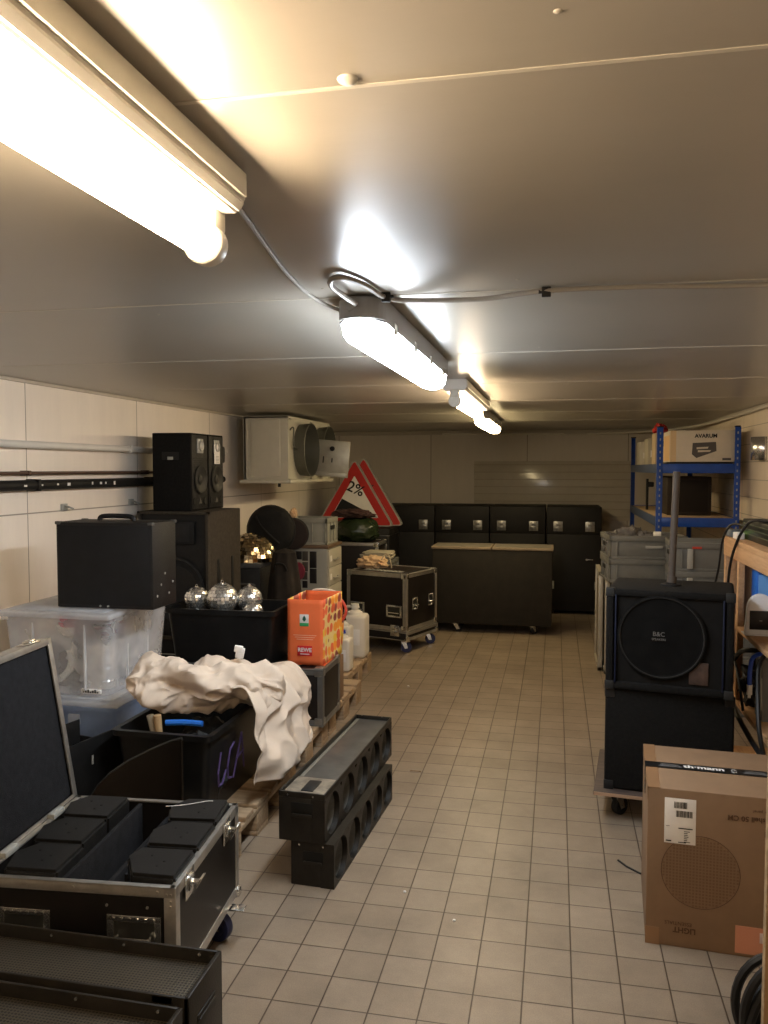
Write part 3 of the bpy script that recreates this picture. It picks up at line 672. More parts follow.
# big trunk with half mirror ball and round padded bag
t = thing('storage_chest', 'black chest behind the tub of mirror balls, under the large gold mirror ball', 'chest', (-2.36, 5.92, .0))
MB().box(-.28, .15, 0, .6, .165, .86, .012).build('body', PAINT, t)
MB().box(-.285, .155, -.005, .605, .86, .90, .01).build('lid', P('grey_worn_lid', (.06, .06, .06), .4), t)
m = MB()
for a in (-.22, .10):
    for b in (.06, .54): m.cyl((a, b, .146), (a, b, .165), .025, n=12)
m.build('foot', RUBBER, t)
MB().tube(smooth([(-.1, -.006, .72), (-.1, -.03, .74), (.1, -.03, .74), (.1, -.006, .72)], 5), .009).build('handle', P('worn_strap', (.07, .065, .06), .5), t)
def mirror_ball(label, c, r, nu=26, nv=14, half=False, mat=MIRROR, hook=True):
    t = thing('mirror_ball', label, 'mirror ball', c); m = MB(); random.seed(int(r*1000))
    for j in range(nv):
        a0, a1 = -PI/2+PI*j/nv, -PI/2+PI*(j+1)/nv
        n = max(5, int(nu*math.cos((a0+a1)/2)))
        if half and a0 < -.02: continue
        for i in range(n):
            b0, b1 = 2*PI*i/n, 2*PI*(i+1)/n; g = .04
            b0 += (b1-b0)*g; b1 -= (b1-b0)*g; A0 = a0+(a1-a0)*g; A1 = a1-(a1-a0)*g
            t1 = random.uniform(-.02, .02)*r; t2 = random.uniform(-.02, .02)*r
            q = []
            for a, b, e in ((A0, b0, t1), (A0, b1, t2), (A1, b1, -t1), (A1, b0, -t2)): q.append(m.bm.verts.new(V((math.cos(a)*math.cos(b), math.cos(a)*math.sin(b), math.sin(a)))*(r+e)))
            m.bm.faces.new(q)
    m.build('facets', mat, t, flat=True, nofix=True)
    MB().sphere((0, 0, 0), r*.985, 24, 14).build('core', P('ball_core', (.05, .045, .04), .6), t) if not half else MB().lathe([(0, 0), (r*.98, 0), (r*.8, r*.55), (r*.4, r*.88), (0, r*.96)], 24).build('core', P('ball_core', (.05, .045, .04), .6), t)
    if hook:
        m = MB().cyl((0, 0, r*.97), (0, 0, r*1.04), r*.15, n=14); m.tube([(.08*r*math.cos(a), 0, r*1.09+.08*r*math.sin(a)) for a in [2*PI*k/10 for k in range(10)]], .0025, 6, closed=True); m.build('hanging_cap', CHROME, t)
    return t
GOLDM = P('gold_mirror_facets', (.75, .62, .40), .15, 1.0, var=.2, scale=20)
mirror_ball('large gold-tinted mirror ball half hidden beside the brown upright speaker', (-2.36, 6.12, .90), .215, 40, 22, half=True, mat=GOLDM, hook=False)
# round padded bag standing on the trunk
t = thing('round_bag', 'black round padded drum bag standing upright behind the gold mirror ball', 'bag', (-2.3, 6.43, 1.115), 0)
FAB = P('black_nylon_fabric', (.013, .013, .012), .8, var=.3, scale=14, bump=.6, bscale=30)
m = MB().lathe([(0, -.075), (.13, -.08), (.175, -.07), (.2, -.04), (.207, 0), (.2, .04), (.175, .065), (.13, .075), (0, .07)], 36, T=TR(0, 0, 0, PI/2))
for v in m.bm.verts:
    k = 1+.06*noise.noise(v.co*9); v.co *= k
m.build('body', FAB, t)
MB().tube([(.207*math.cos(a), 0, .207*math.sin(a)) for a in [2*PI*k/36 for k in range(36)]], .006, 6, closed=True).build('zip', P('bag_piping', (.03, .03, .03), .5), t)
MB().tube(smooth([(-.1, -.08, .12), (-.05, -.12, .05), (.02, -.12, -.02), (.1, -.09, -.1)], 6), .01).build('strap', FAB, t)
t = thing('round_bag', 'small dark round bag edge showing behind the bigger drum bag', 'bag', (-2.15, 6.55, 1.08), .2)
MB().lathe([(0, -.03), (.09, -.035), (.12, -.02), (.13, 0), (.12, .02), (.09, .03), (0, .03)], 30, T=TR(0, 0, 0, PI/2)).build('body', P('dark_brown_fabric', (.03, .02, .018), .8), t)
MB().tube([(.13*math.cos(a), -.0, .13*math.sin(a)) for a in [2*PI*k/30 for k in range(30)]], .005, 6, closed=True).build('zip', P('bag_piping', (.03, .03, .03), .5), t)
t = thing('soft_bag', 'tall dark brown soft bag standing beside the grey drawer cabinet', 'bag', (-2.03, 5.98, .146), 0)
m = MB()
def fb(u, v):
    a = 2*PI*u; z = v*.86; k = (1-.55*max(0, v-.55)**1.3*2) * (1 if v < .98 else .5)
    if v > .985: k = .02
    fold = 1+.07*math.sin(7*a+3*v)+.05*noise.noise(V((math.cos(a)*2, math.sin(a)*2, v*3)))
    return V((.13*math.cos(a)*k*fold, .12*math.sin(a)*k*fold, .01+z))
m.grid(fb, 48, 30, closeu=True); m.build('body', P('dark_brown_canvas', (.028, .021, .015), .85, var=.35, scale=9, bump=.5, bscale=40), t)
MB().tube(smooth([(-.05, -.1, .71), (-.03, -.13, .76), (.03, -.13, .76), (.05, -.1, .71)], 6), .008).build('grab_handle', FAB, t)

# ------------------------------------------------------------------ pallets
def pallet():
    t = thing('pallet', 'p', 'pallet', (0, 0, 0), 0)
    for k, wd in enumerate((.145, .1, .145, .1, .145)):
        y = (0, .19, .3275, .51, .655)[k]; MB().box(-1.2, 0, y, y+wd, .122, .144, .003).build('deck_board', PALLET, t)
    for x in (-1.2, -.6725, -.145): MB().box(x, x+.145, 0, .8, .10, .122, .002).build('stringer', PALLET, t)
    for x in (-1.2, -.6725, -.145):
        for y in (0, .3275, .655): MB().box(x, x+.145 if x != -.6725 else x+.145, y, y+.145, .022, .10, .004).build('block', PALLET, t)
    for y in (0, .3275, .655): MB().box(-1.2, 0, y, y+.145, 0, .022, .002).build('bottom_board', PALLET, t)
    return t
P0 = pallet()
for i, (x, y, rz, lab) in enumerate([(-1.275, 3.03, .0, 'wooden pallet nearest the open flight case, under the black tub with canvas'), (-1.31, 3.88, .015, 'wooden pallet under the silver-edged case that carries the mirror ball tub'),
                             (-1.33, 4.74, -.01, 'wooden pallet under the rear half of the shopping bag row, just before the jerrycans'), (-1.44, 5.62, .01, 'wooden pallet with the white jerrycans standing on it')]):
    o = P0 if i == 0 else copy_tree(P0); o.location = (x, y, 0); o.rotation_euler = (0, 0, rz); o['label'] = lab; o['group'] = 'wooden pallets along the white wall side'

# ------------------------------------------------------------------ stack of speakers at the wall
t = thing('pa_speaker', 'big upright brown-black speaker with two slots in its side, under the small pair', 'speaker', (-2.45, 4.95, .50), 0)
W_, D_, H_ = .50, .56, .845
m = MB().box(-W_/2, W_/2, .03, D_, 0, H_, .008); m.box(-W_/2, -W_/2+.02, 0, .04, 0, H_, .004).box(W_/2-.02, W_/2, 0, .04, 0, H_, .004).box(-W_/2, W_/2, 0, .04, 0, .02, .004).box(-W_/2, W_/2, 0, .04, H_-.02, H_, .004)
m.build('cabinet', BRNCARPET, t)
MB().box(-W_/2+.02, W_/2-.02, .028, .031, .02, H_-.02).build('baffle', PAINT, t)
m = MB().box(-.15, .15, .0, .03, .63, .78, .004); m.build('horn', INK, t); MB().box(-.12, .12, -.003, .0, .65, .76, .002).build('horn_mouth', CONE, t)
MB().lathe([(.21, 0), (.215, .012), (.2, .014), (.185, .006), (.07, -.035), (.06, -.02), (0, -.01)], 36, T=TR(0, .024, .33, PI/2)).build('woofer', CONE, t)
for y in (.16, .40): MB().box(W_/2, W_/2+.004, y-.018, y+.018, .16, .52, .001).build('side_slot', INK, t)
t2 = thing('equipment_case', 'black box hidden under the big upright speaker, on the pallet', 'case', (-2.45, 4.97, .145))
MB().box(-.25, .25, 0, .52, 0, .355, .008).build('body', BLKPLY, t2); MB().box(-.25, .25, -.003, 0, .25, .256).build('lid_seam', ALU, t2)
def small_pa(label, y, tagged):
    t = thing('pa_speaker', label, 'speaker', (-2.32, y, 1.347), 0, 'two small black speakers side by side on the big speaker'); W_, D_, H_ = .262, .27, .51
    MB().box(-D_, 0, 0, W_, 0, H_, .006).build('cabinet', CARPET, t)
    R = Matrix.Rotation(PI/2, 4, 'Z') @ Matrix.Rotation(PI/2, 4, 'X')
    MB().box(0, .004, .012, W_-.012, .012, H_-.012, .001).build('baffle', PAINT, t)
    # square horn
    MB().box(.003, .012, W_/2-.045, W_/2+.045, H_-.13, H_-.035, .004).lathe([(.005, 0), (.03, .018), (.034, .018), (.034, .0)], 20, T=TR(.004, W_/2, H_-.083) @ R).build('tweeter', LTGREY, t)
    m = MB()
    for k in range(5): m.box(.003, .009, .035, W_-.035, H_-.225+k*.014, H_-.219+k*.014, .001)
    m.build('louvre', CONE, t)
    MB().lathe([(.092, 0), (.095, .012), (.088, .014), (.08, .01), (.03, -.002), (.028, .006), (0, .012)], 32, T=TR(.004, W_/2, .205) @ R).build('woofer', P('grey_cone', (.035, .034, .03), .5), t)
    for yy in (.05, W_-.05): MB().cyl((.003, yy, .06), (.008, yy, .06), .027, n=18).build('bass_port', INK, t)
    MB().prism([(-.025, 0), (.025, 0), (0, .04)], 0, .002, T=TR(.005, W_/2, .045) @ R).build('badge', CHROME, t)
    h = MB().box(-.20, -.08, -.004, 0, .335, .385, .002).build('side_handle', INK, t); MB().box(-.16, -.12, -.006, -.004, .335, .355, .002).build('grip', LTGREY, h)
    if tagged:
        MB().box(.012, .014, W_/2-.05, W_/2+.045, H_-.20, H_-.065, .0005, T=Matrix.Translation((0, 0, 0))).build('price_tag', PAPER, t, label='white paper tag')
        m = MB()
        for k in range(5): m.box(.0142, .0148, W_/2-.03, W_/2+.025, H_-.15-k*.01, H_-.146-k*.01)
        m.build('tag_print', LTGREY, t)
    return t
small_pa('small black speaker showing its side handle, next to its tagged twin', 4.96, False)
small_pa('small black speaker with a white paper tag on its front', 5.228, True)

# ------------------------------------------------------------------ blue and clear boxes, black handle case
def tub_box(t, w0, d0, w1, d1, h, mat, rim=.02, wall=.006, rimmat=None, name='body'):
    """open tapered plastic tub: bottom w0 x d0, top w1 x d1, centred in x and y"""
    m = MB(); secs = []
    def ring(wd, dp, z, r=.03):
        pts = []
        for cx, cy, a0 in ((wd/2-r, dp/2-r, 0), (-wd/2+r, dp/2-r, PI/2), (-wd/2+r, -dp/2+r, PI), (wd/2-r, -dp/2+r, 1.5*PI)):
            for k in range(5): a = a0+PI/2*k/4; pts.append(m.bm.verts.new((cx+r*math.cos(a), cy+r*math.sin(a), z)))
        return pts
    def bridge(a, b):
        n = len(a)
        for i in range(n): m.bm.faces.new((a[i], a[(i+1) % n], b[(i+1) % n], b[i]))
    R0 = ring(w0, d0, 0); R1 = ring(w1, d1, h-rim); R2 = ring(w1+.03, d1+.03, h-rim); R3 = ring(w1+.034, d1+.034, h); R4 = ring(w1-2*wall, d1-2*wall, h); R5 = ring(w0-2*wall, d0-2*wall, wall)
    m.bm.faces.new(R0[::-1]); bridge(R0, R1); bridge(R1, R2); bridge(R2, R3); bridge(R3, R4); bridge(R4, R5); m.bm.faces.new(R5)
    return m.build(name, mat, t)
def lidded(t, w, d, z, mat, h=.025):
    m = MB().box(-w/2, w/2, -d/2, d/2, z, z+h, .009, 3); m.box(-w/2+.05, w/2-.05, -d/2+.05, d/2-.05, z+h-.002, z+h+.006, .003)
    return m.build('lid', mat, t)
t = thing('storage_box', 'blue-grey translucent box with pale lid under the clear box', 'storage box', (-2.28, 3.71, .145))
tub_box(t, .50, .48, .58, .60, .375, BLUEMILK); lidded(t, .64, .66, .375, MILKLID)
MB().box(-.22, .22, -.2, .2, .02, .26, .03).build('contents', P('blue_grey_contents', (.28, .34, .44), .8, var=.4, scale=12), t)
MB().box(.05, .11, -.30, -.285, .28, .33, .004).box(-.12, -.06, -.30, -.285, .28, .345, .004).build('clip', MILKLID, t)
CB = (-2.295, 3.72, .557)
t = thing('storage_box', 'clear milky plastic box with lamps inside, under the black handle case', 'storage box', CB)
tub_box(t, .50, .54, .545, .60, .37, MILKY, wall=.004); lidded(t, .60, .67, .37, MILKLID)
m = MB()
for x in (-.12, .15):
    m.box(x-.004, x+.004, -.301, -.285, .03, .34, .002)
for y in (-.1, .1): m.box(.25, .264, y-.004, y+.004, .03, .34, .002)
m.build('rib', MILKLID, t)
MB().box(-.02+.14, .22, -.284, -.2715, .012, .032, .001).build('paper_label', PAPER, t, label='white paper label')
m = MB()
for k in range(7): m.box(.13+k*.012, .138+k*.012, -.2855, -.2842, .016, .016+.006+.005*(k % 3))
m.build('label_print', INK, t)
# contents
def inbox(x, y, z): return (CB[0]+x, CB[1]+y, CB[2]+z)
t = thing('ring_lamp', 'octagonal white-framed lamp with dark face inside the clear box', 'lamp', inbox(-.10, -.17, .145), 0, None, rot=(0, 0, .15))
oct_ = [(.125*math.cos(PI/8+PI/4*k), .125*math.sin(PI/8+PI/4*k)) for k in range(8)]
MB().prism(oct_, 0, .05, T=TR(0, .02, 0, PI/2), b=.005).build('frame', OFFW, t); MB().cyl((0, -.031, 0), (0, -.036, 0), .09, n=30).build('face', P('dark_lamp_glass', (.06, .05, .05), .15), t)
t = thing('canister_lamp', 'silver cylindrical lamp canister standing in the clear box', 'lamp', inbox(.13, -.13, .008))
MB().lathe([(0, 0), (.085, 0), (.085, .20), (.08, .215), (.06, .23), (0, .235)], 30).build('can', P('silver_can', (.62, .6, .56), .25, .6, var=.15), t)
m = MB()
for z in (.04, .10, .15): m.tube([(.087*math.cos(a), .087*math.sin(a), z) for a in [2*PI*k/30 for k in range(30)]], .004, 6, closed=True)
m.build('band', CHROME, t); MB().tube(smooth([(-.05, 0, .23), (-.06, 0, .28), (.0, 0, .30), (.06, 0, .28), (.05, 0, .23)], 6), .008).build('bail_handle', INK, t)
for i, (x, y, z, r, lab) in enumerate(((.20, .06, .26, .055, 'white cable ring high in the clear box'), (.21, .12, .09, .05, 'white cable ring low in the clear box'))):
    m = MB()
    for q in range(3): m.tube([(r*math.cos(a), q*.011+.004*math.sin(3*a), r*math.sin(a)) for a in [2*PI*k/28 for k in range(28)]], .006, 6, closed=True)
    o = m.build('cable_ring', OFFW); o.location = inbox(x-.02, y-.05, z); o.rotation_euler = (0, 0, .9); tag(o, lab, 'cable')
o = lump('foil_heap', P('crumpled_clear_film', (.6, .6, .6), .15, .5), inbox(.17, .12, .01), .07, .08, .12, 'crumpled shiny film inside the clear box', 'film', 4, .5, 4)
o = lump('pink_cloth', P('hot_pink_cloth', (.8, .05, .14), .7), inbox(-.14, .02, .26), .045, .035, .035, 'small hot pink cloth inside the clear box', 'cloth', 6, .3)
o = MB().box(-.16, .1, -.04, .04, 0, .08, .01).build('red_case', P('dull_red_plastic', (.2, .03, .04), .4)); o.location = inbox(-.0, .14, .2); tag(o, 'dull red slim case lying inside the clear box', 'case')
o = MB().box(-.2, .1, -.09, .09, 0, .18, .02).build('dark_box', P('mid_grey_plastic', (.2, .2, .2), .5)); o.location = inbox(-.0, .14, .012); tag(o, 'dark grey block at the back inside the clear box', 'box')
# black handle case on the clear box
t = thing('amplifier_case', 'black flat-sided case with top handle standing on the clear plastic box', 'case', (-2.085, 3.575, .962), -.0)
MB().box(-.25, .25, -.07, .17, 0, .408, .006).build('body', PAINT, t)
MB().box(-.238, .238, -.073, -.0705, .015, .393, .001).build('front_cover', P('flat_black_cover', (.012, .0125, .014), .7, var=.2, scale=15), t)
m = MB().tube(smooth([(-.09, .05, .41), (-.085, .05, .425), (-.05, .05, .432), (.05, .05, .432), (.085, .05, .425), (.09, .05, .41)], 5), .012); m.build('handle', RUBBER, t)
m = MB()
for a in (-1, 1):
    for b in (-.062, .162): m.box(a*.24-.014, a*.24+.014, b-.012, b+.012, .396, .411, .003)
m.build('corner_plate', P('dull_corner_metal', (.10, .10, .095), .45, .5), t)
m = MB()
for k in range(5): m.cyl((.25, -.03+.04*k, .06+.05*(k % 3)), (.252, -.03+.04*k, .06+.05*(k % 3)), .006, n=8)
for a in (-.02, .02): m.cyl((a, -.072, .012), (a, -.077, .012), .005, n=8)
m.build('stud', LTGREY, t)

o = MB().box(0, .09, 0, .12, 0, .075, .003, T=Matrix.Rotation(.3, 4, 'Z')).build('small_carton', P('tan_cardboard', (.42, .27, .14), .7)); o.location = (-2.08, 3.84, .963); tag(o, 'small tan carton on the clear box lid behind the black handle case', 'box')
# ------------------------------------------------------------------ flight case with the mirror ball tub and bag
t = thing('flight_case', 'long black flight case with silver corner under the mirror ball tub and shopping bag', 'flight case', (-1.77, 4.47, .145))
W_, D_, H_ = .95, .37, .325
MB().box(-W_/2, W_/2, 0, D_, 0, H_, .004).build('body', BRNPLY, t); edges(t, W_, D_, .004, H_, .03, P('dull_grey_aluminium', (.2, .2, .19), .4, .7, var=.15)); corners(t, W_, D_, (.02, H_-.012), .036, P('dull_chrome', (.3, .3, .28), .35, .8))
FT = .145+H_+.006
t = thing('storage_tub', 'large black plastic tub holding mirror balls, on the long flight case', 'tub', (-1.92, 4.66, FT))
tub_box(t, .60, .34, .66, .40, .325, TUB, rim=.03)
for x, y, z, r, lab in ((-2.14, 4.64, .83, .075, 'small mirror ball at the wall side of the black tub'), (-1.965, 4.62, .84, .095, 'largest of the silver mirror balls in the black tub, in the middle'), (-1.825, 4.70, .83, .080, 'mirror ball half hidden beside the largest one, towards the shopping bag'), (-1.75, 4.57, .775, .06, 'small mirror ball low at the rim of the black tub')):
    mirror_ball(lab, (x, y, z), r)
o = MB().box(-.27, .27, -.14, .14, .0, .22, .03).build('packing_foam', FOAM); o.location = (-1.92, 4.66, FT+.01); tag(o, 'dark padding inside the black tub under the mirror balls', 'padding')
t = thing('shopping_bag', 'orange paper shopping bag with fruit-print sides standing on the long flight case', 'bag', (-1.425, 4.56, FT), 0)
W_, D_, H_ = .215, .36, .385
m = MB()
def side_pts(z, bulge): return bulge*math.sin(PI*z)
def panel(m, A, B, bul, nz=14, nn=10, H=H_, top=0.):
    A, B = V(A), V(B); n_ = V((B-A).y and ((B-A).y, -(B-A).x, 0) or (0, -1, 0)).normalized()
    d = (B-A).normalized(); nn_ = V((d.y, -d.x, 0))
    return m.grid(lambda u, v: A.lerp(B, u)+V((0, 0, v*(H+top*u)))+nn_*(bul*math.sin(PI*u)*math.sin(PI*min(1, v*1.1))+.006*noise.noise(V((u*4, v*5, bul*50)))*(1 if 0 < u < 1 else 0)), nn, nz)
X = W_/2
m = MB(); panel(m, (-X, 0, 0), (X, 0, 0), .008); o = m.build('front_panel', ORANGE, t)
md = o.modifiers.new('s', 'SOLIDIFY'); md.thickness = .0012
m = MB(); panel(m, (X, 0, 0), (X+.02, D_, 0), -.012, 14, 16); o = m.build('side_panel', mat_spots(), t, label='fruit-print side'); o.modifiers.new('s', 'SOLIDIFY').thickness = .0012
m = MB(); panel(m, (X+.02, D_, 0), (-X, D_, 0), .004, top=0); o = m.build('rear_panel', ORANGE, t, label='orange back panel'); o.modifiers.new('s', 'SOLIDIFY').thickness = .0012
m = MB(); panel(m, (-X, D_, 0), (-X, 0, 0), .035, 14, 16); o = m.build('side_panel', MATS['fruit_print'], t, label='fruit-print side'); o.modifiers.new('s', 'SOLIDIFY').thickness = .0012
MB().box(-X, X+.01, 0, D_, 0, .002).build('bottom', ORANGE, t)
MB().box(-.03, .025, -.0115, -.0105, .23, .30, .006).build('emblem', PAPER, t); MB().box(-.03, .025, -.0135, -.0115, .23, .25, .001).build('emblem_band', P('leaf_green', (.03, .3, .1), .5), t)
MB().prism([(0, -.018), (.011, -.004), (.008, .008), (0, .02), (-.008, .008), (-.011, -.004)], 0, .001, T=TR(-.002, -.013, .274, PI/2)).build('emblem_leaf', P('dark_green', (.01, .08, .05), .5), t)
MB().box(-.045, .045, -.011, -.0095, .055, .115, .008).build('logo_plate', P('logo_red', (.65, .015, .02), .5), t); text(t, 'REWE', .032, TR(0, -.0125, .09, PI/2), PAPER, bold=.001)
MB().box(-.028, .028, -.0125, -.0115, .064, .069).build('logo_line', PAPER, t)
m = MB()
for k in range(3): m.box(-.07+.01*k, .07-.01*k, -.0105, -.0098, .175-k*.012, .178-k*.012)
m.build('print_line', P('pale_orange_print', (.9, .5, .35), .6), t)
# second bag behind
t = thing('shopping_bag', 'fruit-print bag with white and red handles behind the orange bag', 'bag', (-1.43, 4.80, .425), .1)
m = MB(); m.grid(lambda u, v: V(((.11+.02*math.sin(PI*v))*math.cos(2*PI*u)*(1+.05*math.sin(6*PI*u)), .10+(.10)*math.sin(2*PI*u)+.14, v*.40)), 40, 20, closeu=True)
o = m.build('body', MATS['fruit_print'], t); o.modifiers.new('s', 'SOLIDIFY').thickness = .0015
MB().cyl((0, .24, .001), (0, .24, .003), .1, n=24).build('bottom', ORANGE, t)
MB().tube(smooth([(-.08, .16, .38), (-.04, .14, .435), (.04, .14, .44), (.10, .15, .42), (.09, .16, .38)], 6), .008).build('handle', OFFW, t, label='white handle')
MB().tube(smooth([(.09, .2, .38), (.13, .20, .36), (.155, .2, .30), (.14, .2, .25), (.12, .2, .24)], 6), .009).build('handle', P('coral_red_strap', (.7, .1, .06), .5), t, label='red handle')
t = thing('cardboard_carton', 'plain brown carton under the fruit-print bag with handles', 'box', (-1.42, 4.88, .145))
MB().box(-.14, .08, 0, .24, 0, .278, .004).build('carton', CARD, t); MB().box(-.14, .08, -.0012, 0, .12, .15).build('tape', P('tape_beige', (.5, .38, .22), .4), t)
# jerrycans
def jerry(label, loc, w_, d_, h_, capmat, rz=0.):
    t = thing('jerrycan', label, 'jerrycan', loc, rz, 'white plastic jerrycans on the pallet')
    m = MB().box(-w_/2, w_/2, -d_/2, d_/2, 0, h_*.8, min(w_, d_)*.16, 4)
    m.lathe([(w_*.36, h_*.78), (w_*.3, h_*.84), (w_*.14, h_*.88), (w_*.13, h_*.92)], 20); m.build('body', HDPE, t)
    MB().tube(smooth([(-w_*.38, 0, h_*.78), (-w_*.36, 0, h_*.92), (-w_*.1, 0, h_*.93), (w_*.0, 0, h_*.86)], 5), .011).build('handle', HDPE, t)
    MB().cyl((w_*.0, 0, h_*.92), (w_*.0, 0, h_*.99), w_*.16, n=20).cyl((w_*.0, 0, h_*.915), (0, 0, h_*.94), w_*.18, n=20).build('cap', capmat, t)
    MB().box(-w_*.25, w_*.3, -d_/2-.0015, -d_/2, h_*.25, h_*.55, .0005).build('paper_label', PAPER, t)
    return t
jerry('small white jerrycan with a blue cap, closest to the aisle edge', (-1.52, 5.78, .145), .135, .13, .30, P('blue_cap', (.01, .04, .4), .3))
jerry('white jerrycan with a black cap standing behind the blue-capped one', (-1.575, 6.0, .145), .14, .13, .36, INK)
jerry('largest white jerrycan, broad and square, behind the two smaller ones', (-1.54, 6.24, .145), .20, .18, .42, OFFW)

# ------------------------------------------------------------------ black tub with tools, canvas
t = thing('storage_tub', 'black plastic tub with purple scrawled letters, half covered by cream canvas', 'tub', (-1.60, 3.47, .145), -.02)
tub_box(t, .36, .62, .425, .70, .375, TUB, rim=.025)
PUR = P('purple_marker', (.085, .055, .17), .7)
def stroke(m, pts):
    for a, b in zip(pts, pts[1:]): m.tube([(.0, *a), (.0, *b)], .0045, 6)
m = MB()
stroke(m, [(-.24, .27), (-.255, .18), (-.235, .12), (-.20, .12), (-.17, .17)])
stroke(m, [(-.10, .27), (-.14, .25), (-.155, .18), (-.14, .12), (-.10, .11)])
stroke(m, [(-.08, .10), (-.02, .29), (.04, .11)]); stroke(m, [(-.06, .18), (.02, .20)])
o = m.build('scrawl', PUR, t, T=TR(.196, 0, 0) @ Matrix.Rotation(.087, 4, 'Y'))
o = MB().tube(smooth([(0, 0, 0), (.08, .01, .004), (.16, .02, 0)], 6), .013).build('pry_bar', BLUEP); o.location = (-1.63, 3.21, .532); tag(o, 'blue bar-shaped tool lying across the black tub', 'tool')
t = thing('hammer', 'wooden-handled tool poking out of the black tub beside the blue handle', 'tool', (-1.68, 3.26, .49))
MB().cyl((0, 0, -.12), (-.01, -.01, .06), .014, .017, n=14).build('handle', P('light_tool_wood', (.5, .33, .17), .5), t); MB().cyl((-.05, .0, .055), (-.03, .01, -.05), .016, n=14).build('grip', P('pale_tool_wood', (.42, .36, .27), .5), t)
for x, y, lab in ((-1.54, 3.3, 'dark tool case inside the black tub under the canvas edge'), (-1.6, 3.55, 'dark bundle inside the black tub beneath the canvas')):
    lump('tool_bundle', P('dark_tool_fabric', (.03, .03, .03), .7, var=.4, scale=20), (x, y, .16), .13, .12, .17, lab, 'tools', x*7, .25)

# canvas: a lumpy bundle over the tub and a tail hanging down its aisle side
t = thing('canvas_tarp', 'crumpled cream canvas draped over the black tub and hanging down its side', 'canvas', (0, 0, 0))
path = smooth([(-1.86, 3.36, .675), (-1.81, 3.36, .68), (-1.72, 3.38, .66), (-1.58, 3.44, .645), (-1.45, 3.52, .635), (-1.34, 3.60, .60), (-1.28, 3.66, .55)], 12)
rad = [.02, .115, .125, .13, .13, .12, .055]
def R_at(s): k = s*(len(rad)-1); i = min(int(k), len(rad)-2); f = k-i; f = f*f*(3-2*f); return rad[i]*(1-f)+rad[i+1]*f
def ridge(p): return 1-abs(noise.noise(p))*2
def fn(u, v):
    s = v; k = s*(len(path)-1); i = min(int(k), len(path)-2); c = path[i].lerp(path[i+1], k-i); a = 2*PI*u
    tng = (path[i+1]-path[i]).normalized(); n1 = V((0, 0, 1)); b1 = tng.cross(n1).normalized(); n2 = b1.cross(tng)
    q = V((math.cos(a)*1.1+s*1.2, math.sin(a)*1.1, s*5.5))
    tw = a*1.0+s*7
    f = .16*math.sin(3*a+s*11)+.10*math.sin(9*s*PI+2*a)+.26*(ridge(q+V((3, 1, 2)))-.55)+.13*(ridge(q*2.1)-.5)
    f += .10*(.6-abs(math.sin(s*17+a*1.5+1.2*noise.noise(q))))+.07*(.6-abs(math.sin(s*31-a*2+2*noise.noise(q*1.5))))
    r = R_at(s)*(1+f)
    p = c+(b1*math.cos(a)*1.15+n2*math.sin(a)*.78)*r
    return p
m = MB(); m.grid(fn, 120, 150, closeu=True); m.build('bundle', CANVAS, t)
def tail(u, v):
    y = 3.31+.66*u+.04*math.sin(3*u+1)+.12*v*(u-.45)
    zt = .66-.03*u; zb = .36-.20*u if u < .45 else .27-.0*(u)+.05*math.sin((u-.45)*4)
    zb = .20+.13*abs(u-.45) if u < .75 else .24+.3*(u-.75)
    z = zt+(zb-zt)*v
    x = -1.42+.17*min(1, v*4)**.7+.03*v+.022*math.sin(13*u+4*v+1)*min(1, v*2.5)+.012*math.sin(27*u-3*v)+.05*noise.noise(V((u*3, v*3, 7)))+.045*(ridge(V((u*4.5+v, v*1.6, 3)))-.5)+.02*(.6-abs(math.sin(9*u+5*v+noise.noise(V((u*3, v*3, 1)))*3)))
    if v < .25: z += .05*(math.sin(v/.25*PI))
    return V((x, y, z))
m = MB(); m.grid(tail, 70, 70); o = m.build('hanging_end', CANVAS, t); o.modifiers.new('s', 'SOLIDIFY').thickness = .003
m = MB().box(-.02, .02, -.01, .01, 0, .05, .004).box(-.03, .01, -.012, .008, .03, .06, .004); m.build('fabric_tag', PAPER, t, T=TR(-1.45, 3.6, .735, .2, .2, .3))

# black open crate parts between tub and open case
t = thing('black_crate', 'black open box behind the open flight case, beside the blue-grey box', 'box', (-1.965, 2.95, 0), -.22)
m = MB().box(-.012, 0, 0, .36, .147, .474, .003).box(-.30, .0, 0, .012, .147, .43, .003).box(-.30, -.288, 0, .36, .147, .43, .003).box(-.30, 0, .348, .36, .147, .40, .003).box(-.29, -.01, .01, .35, .147, .159)
m.build('walls', TUB, t); MB().box(-.02, -.012, .02, .12, .474, .57, .002).build('flap', TUB, t); MB().box(-.0, .002, .17, .18, .36, .40).build('scratch', LTGREY, t)
t = thing('curved_panel', 'glossy brown-black panel with curved upper edge leaning before the black tub', 'panel', (0, 0, 0))
pts = [(-1.83, .0), (-1.43, .0), (-1.43, .562), (-1.47, .55), (-1.56, .508), (-1.66, .455), (-1.74, .40), (-1.80, .34), (-1.83, .29)]
MB().prism(pts, 0, .02, T=TR(0, 2.96, 0, PI/2), b=.003).build('sheet', P('glossy_brown_plastic', (.014, .010, .007), .25, var=.3, scale=4), t)
MB().tube([(x, 2.95, z) for x, z in pts[2:]], .007, 6).build('edge_bead', P('grey_edge_bead', (.03, .029, .025), .4), t)

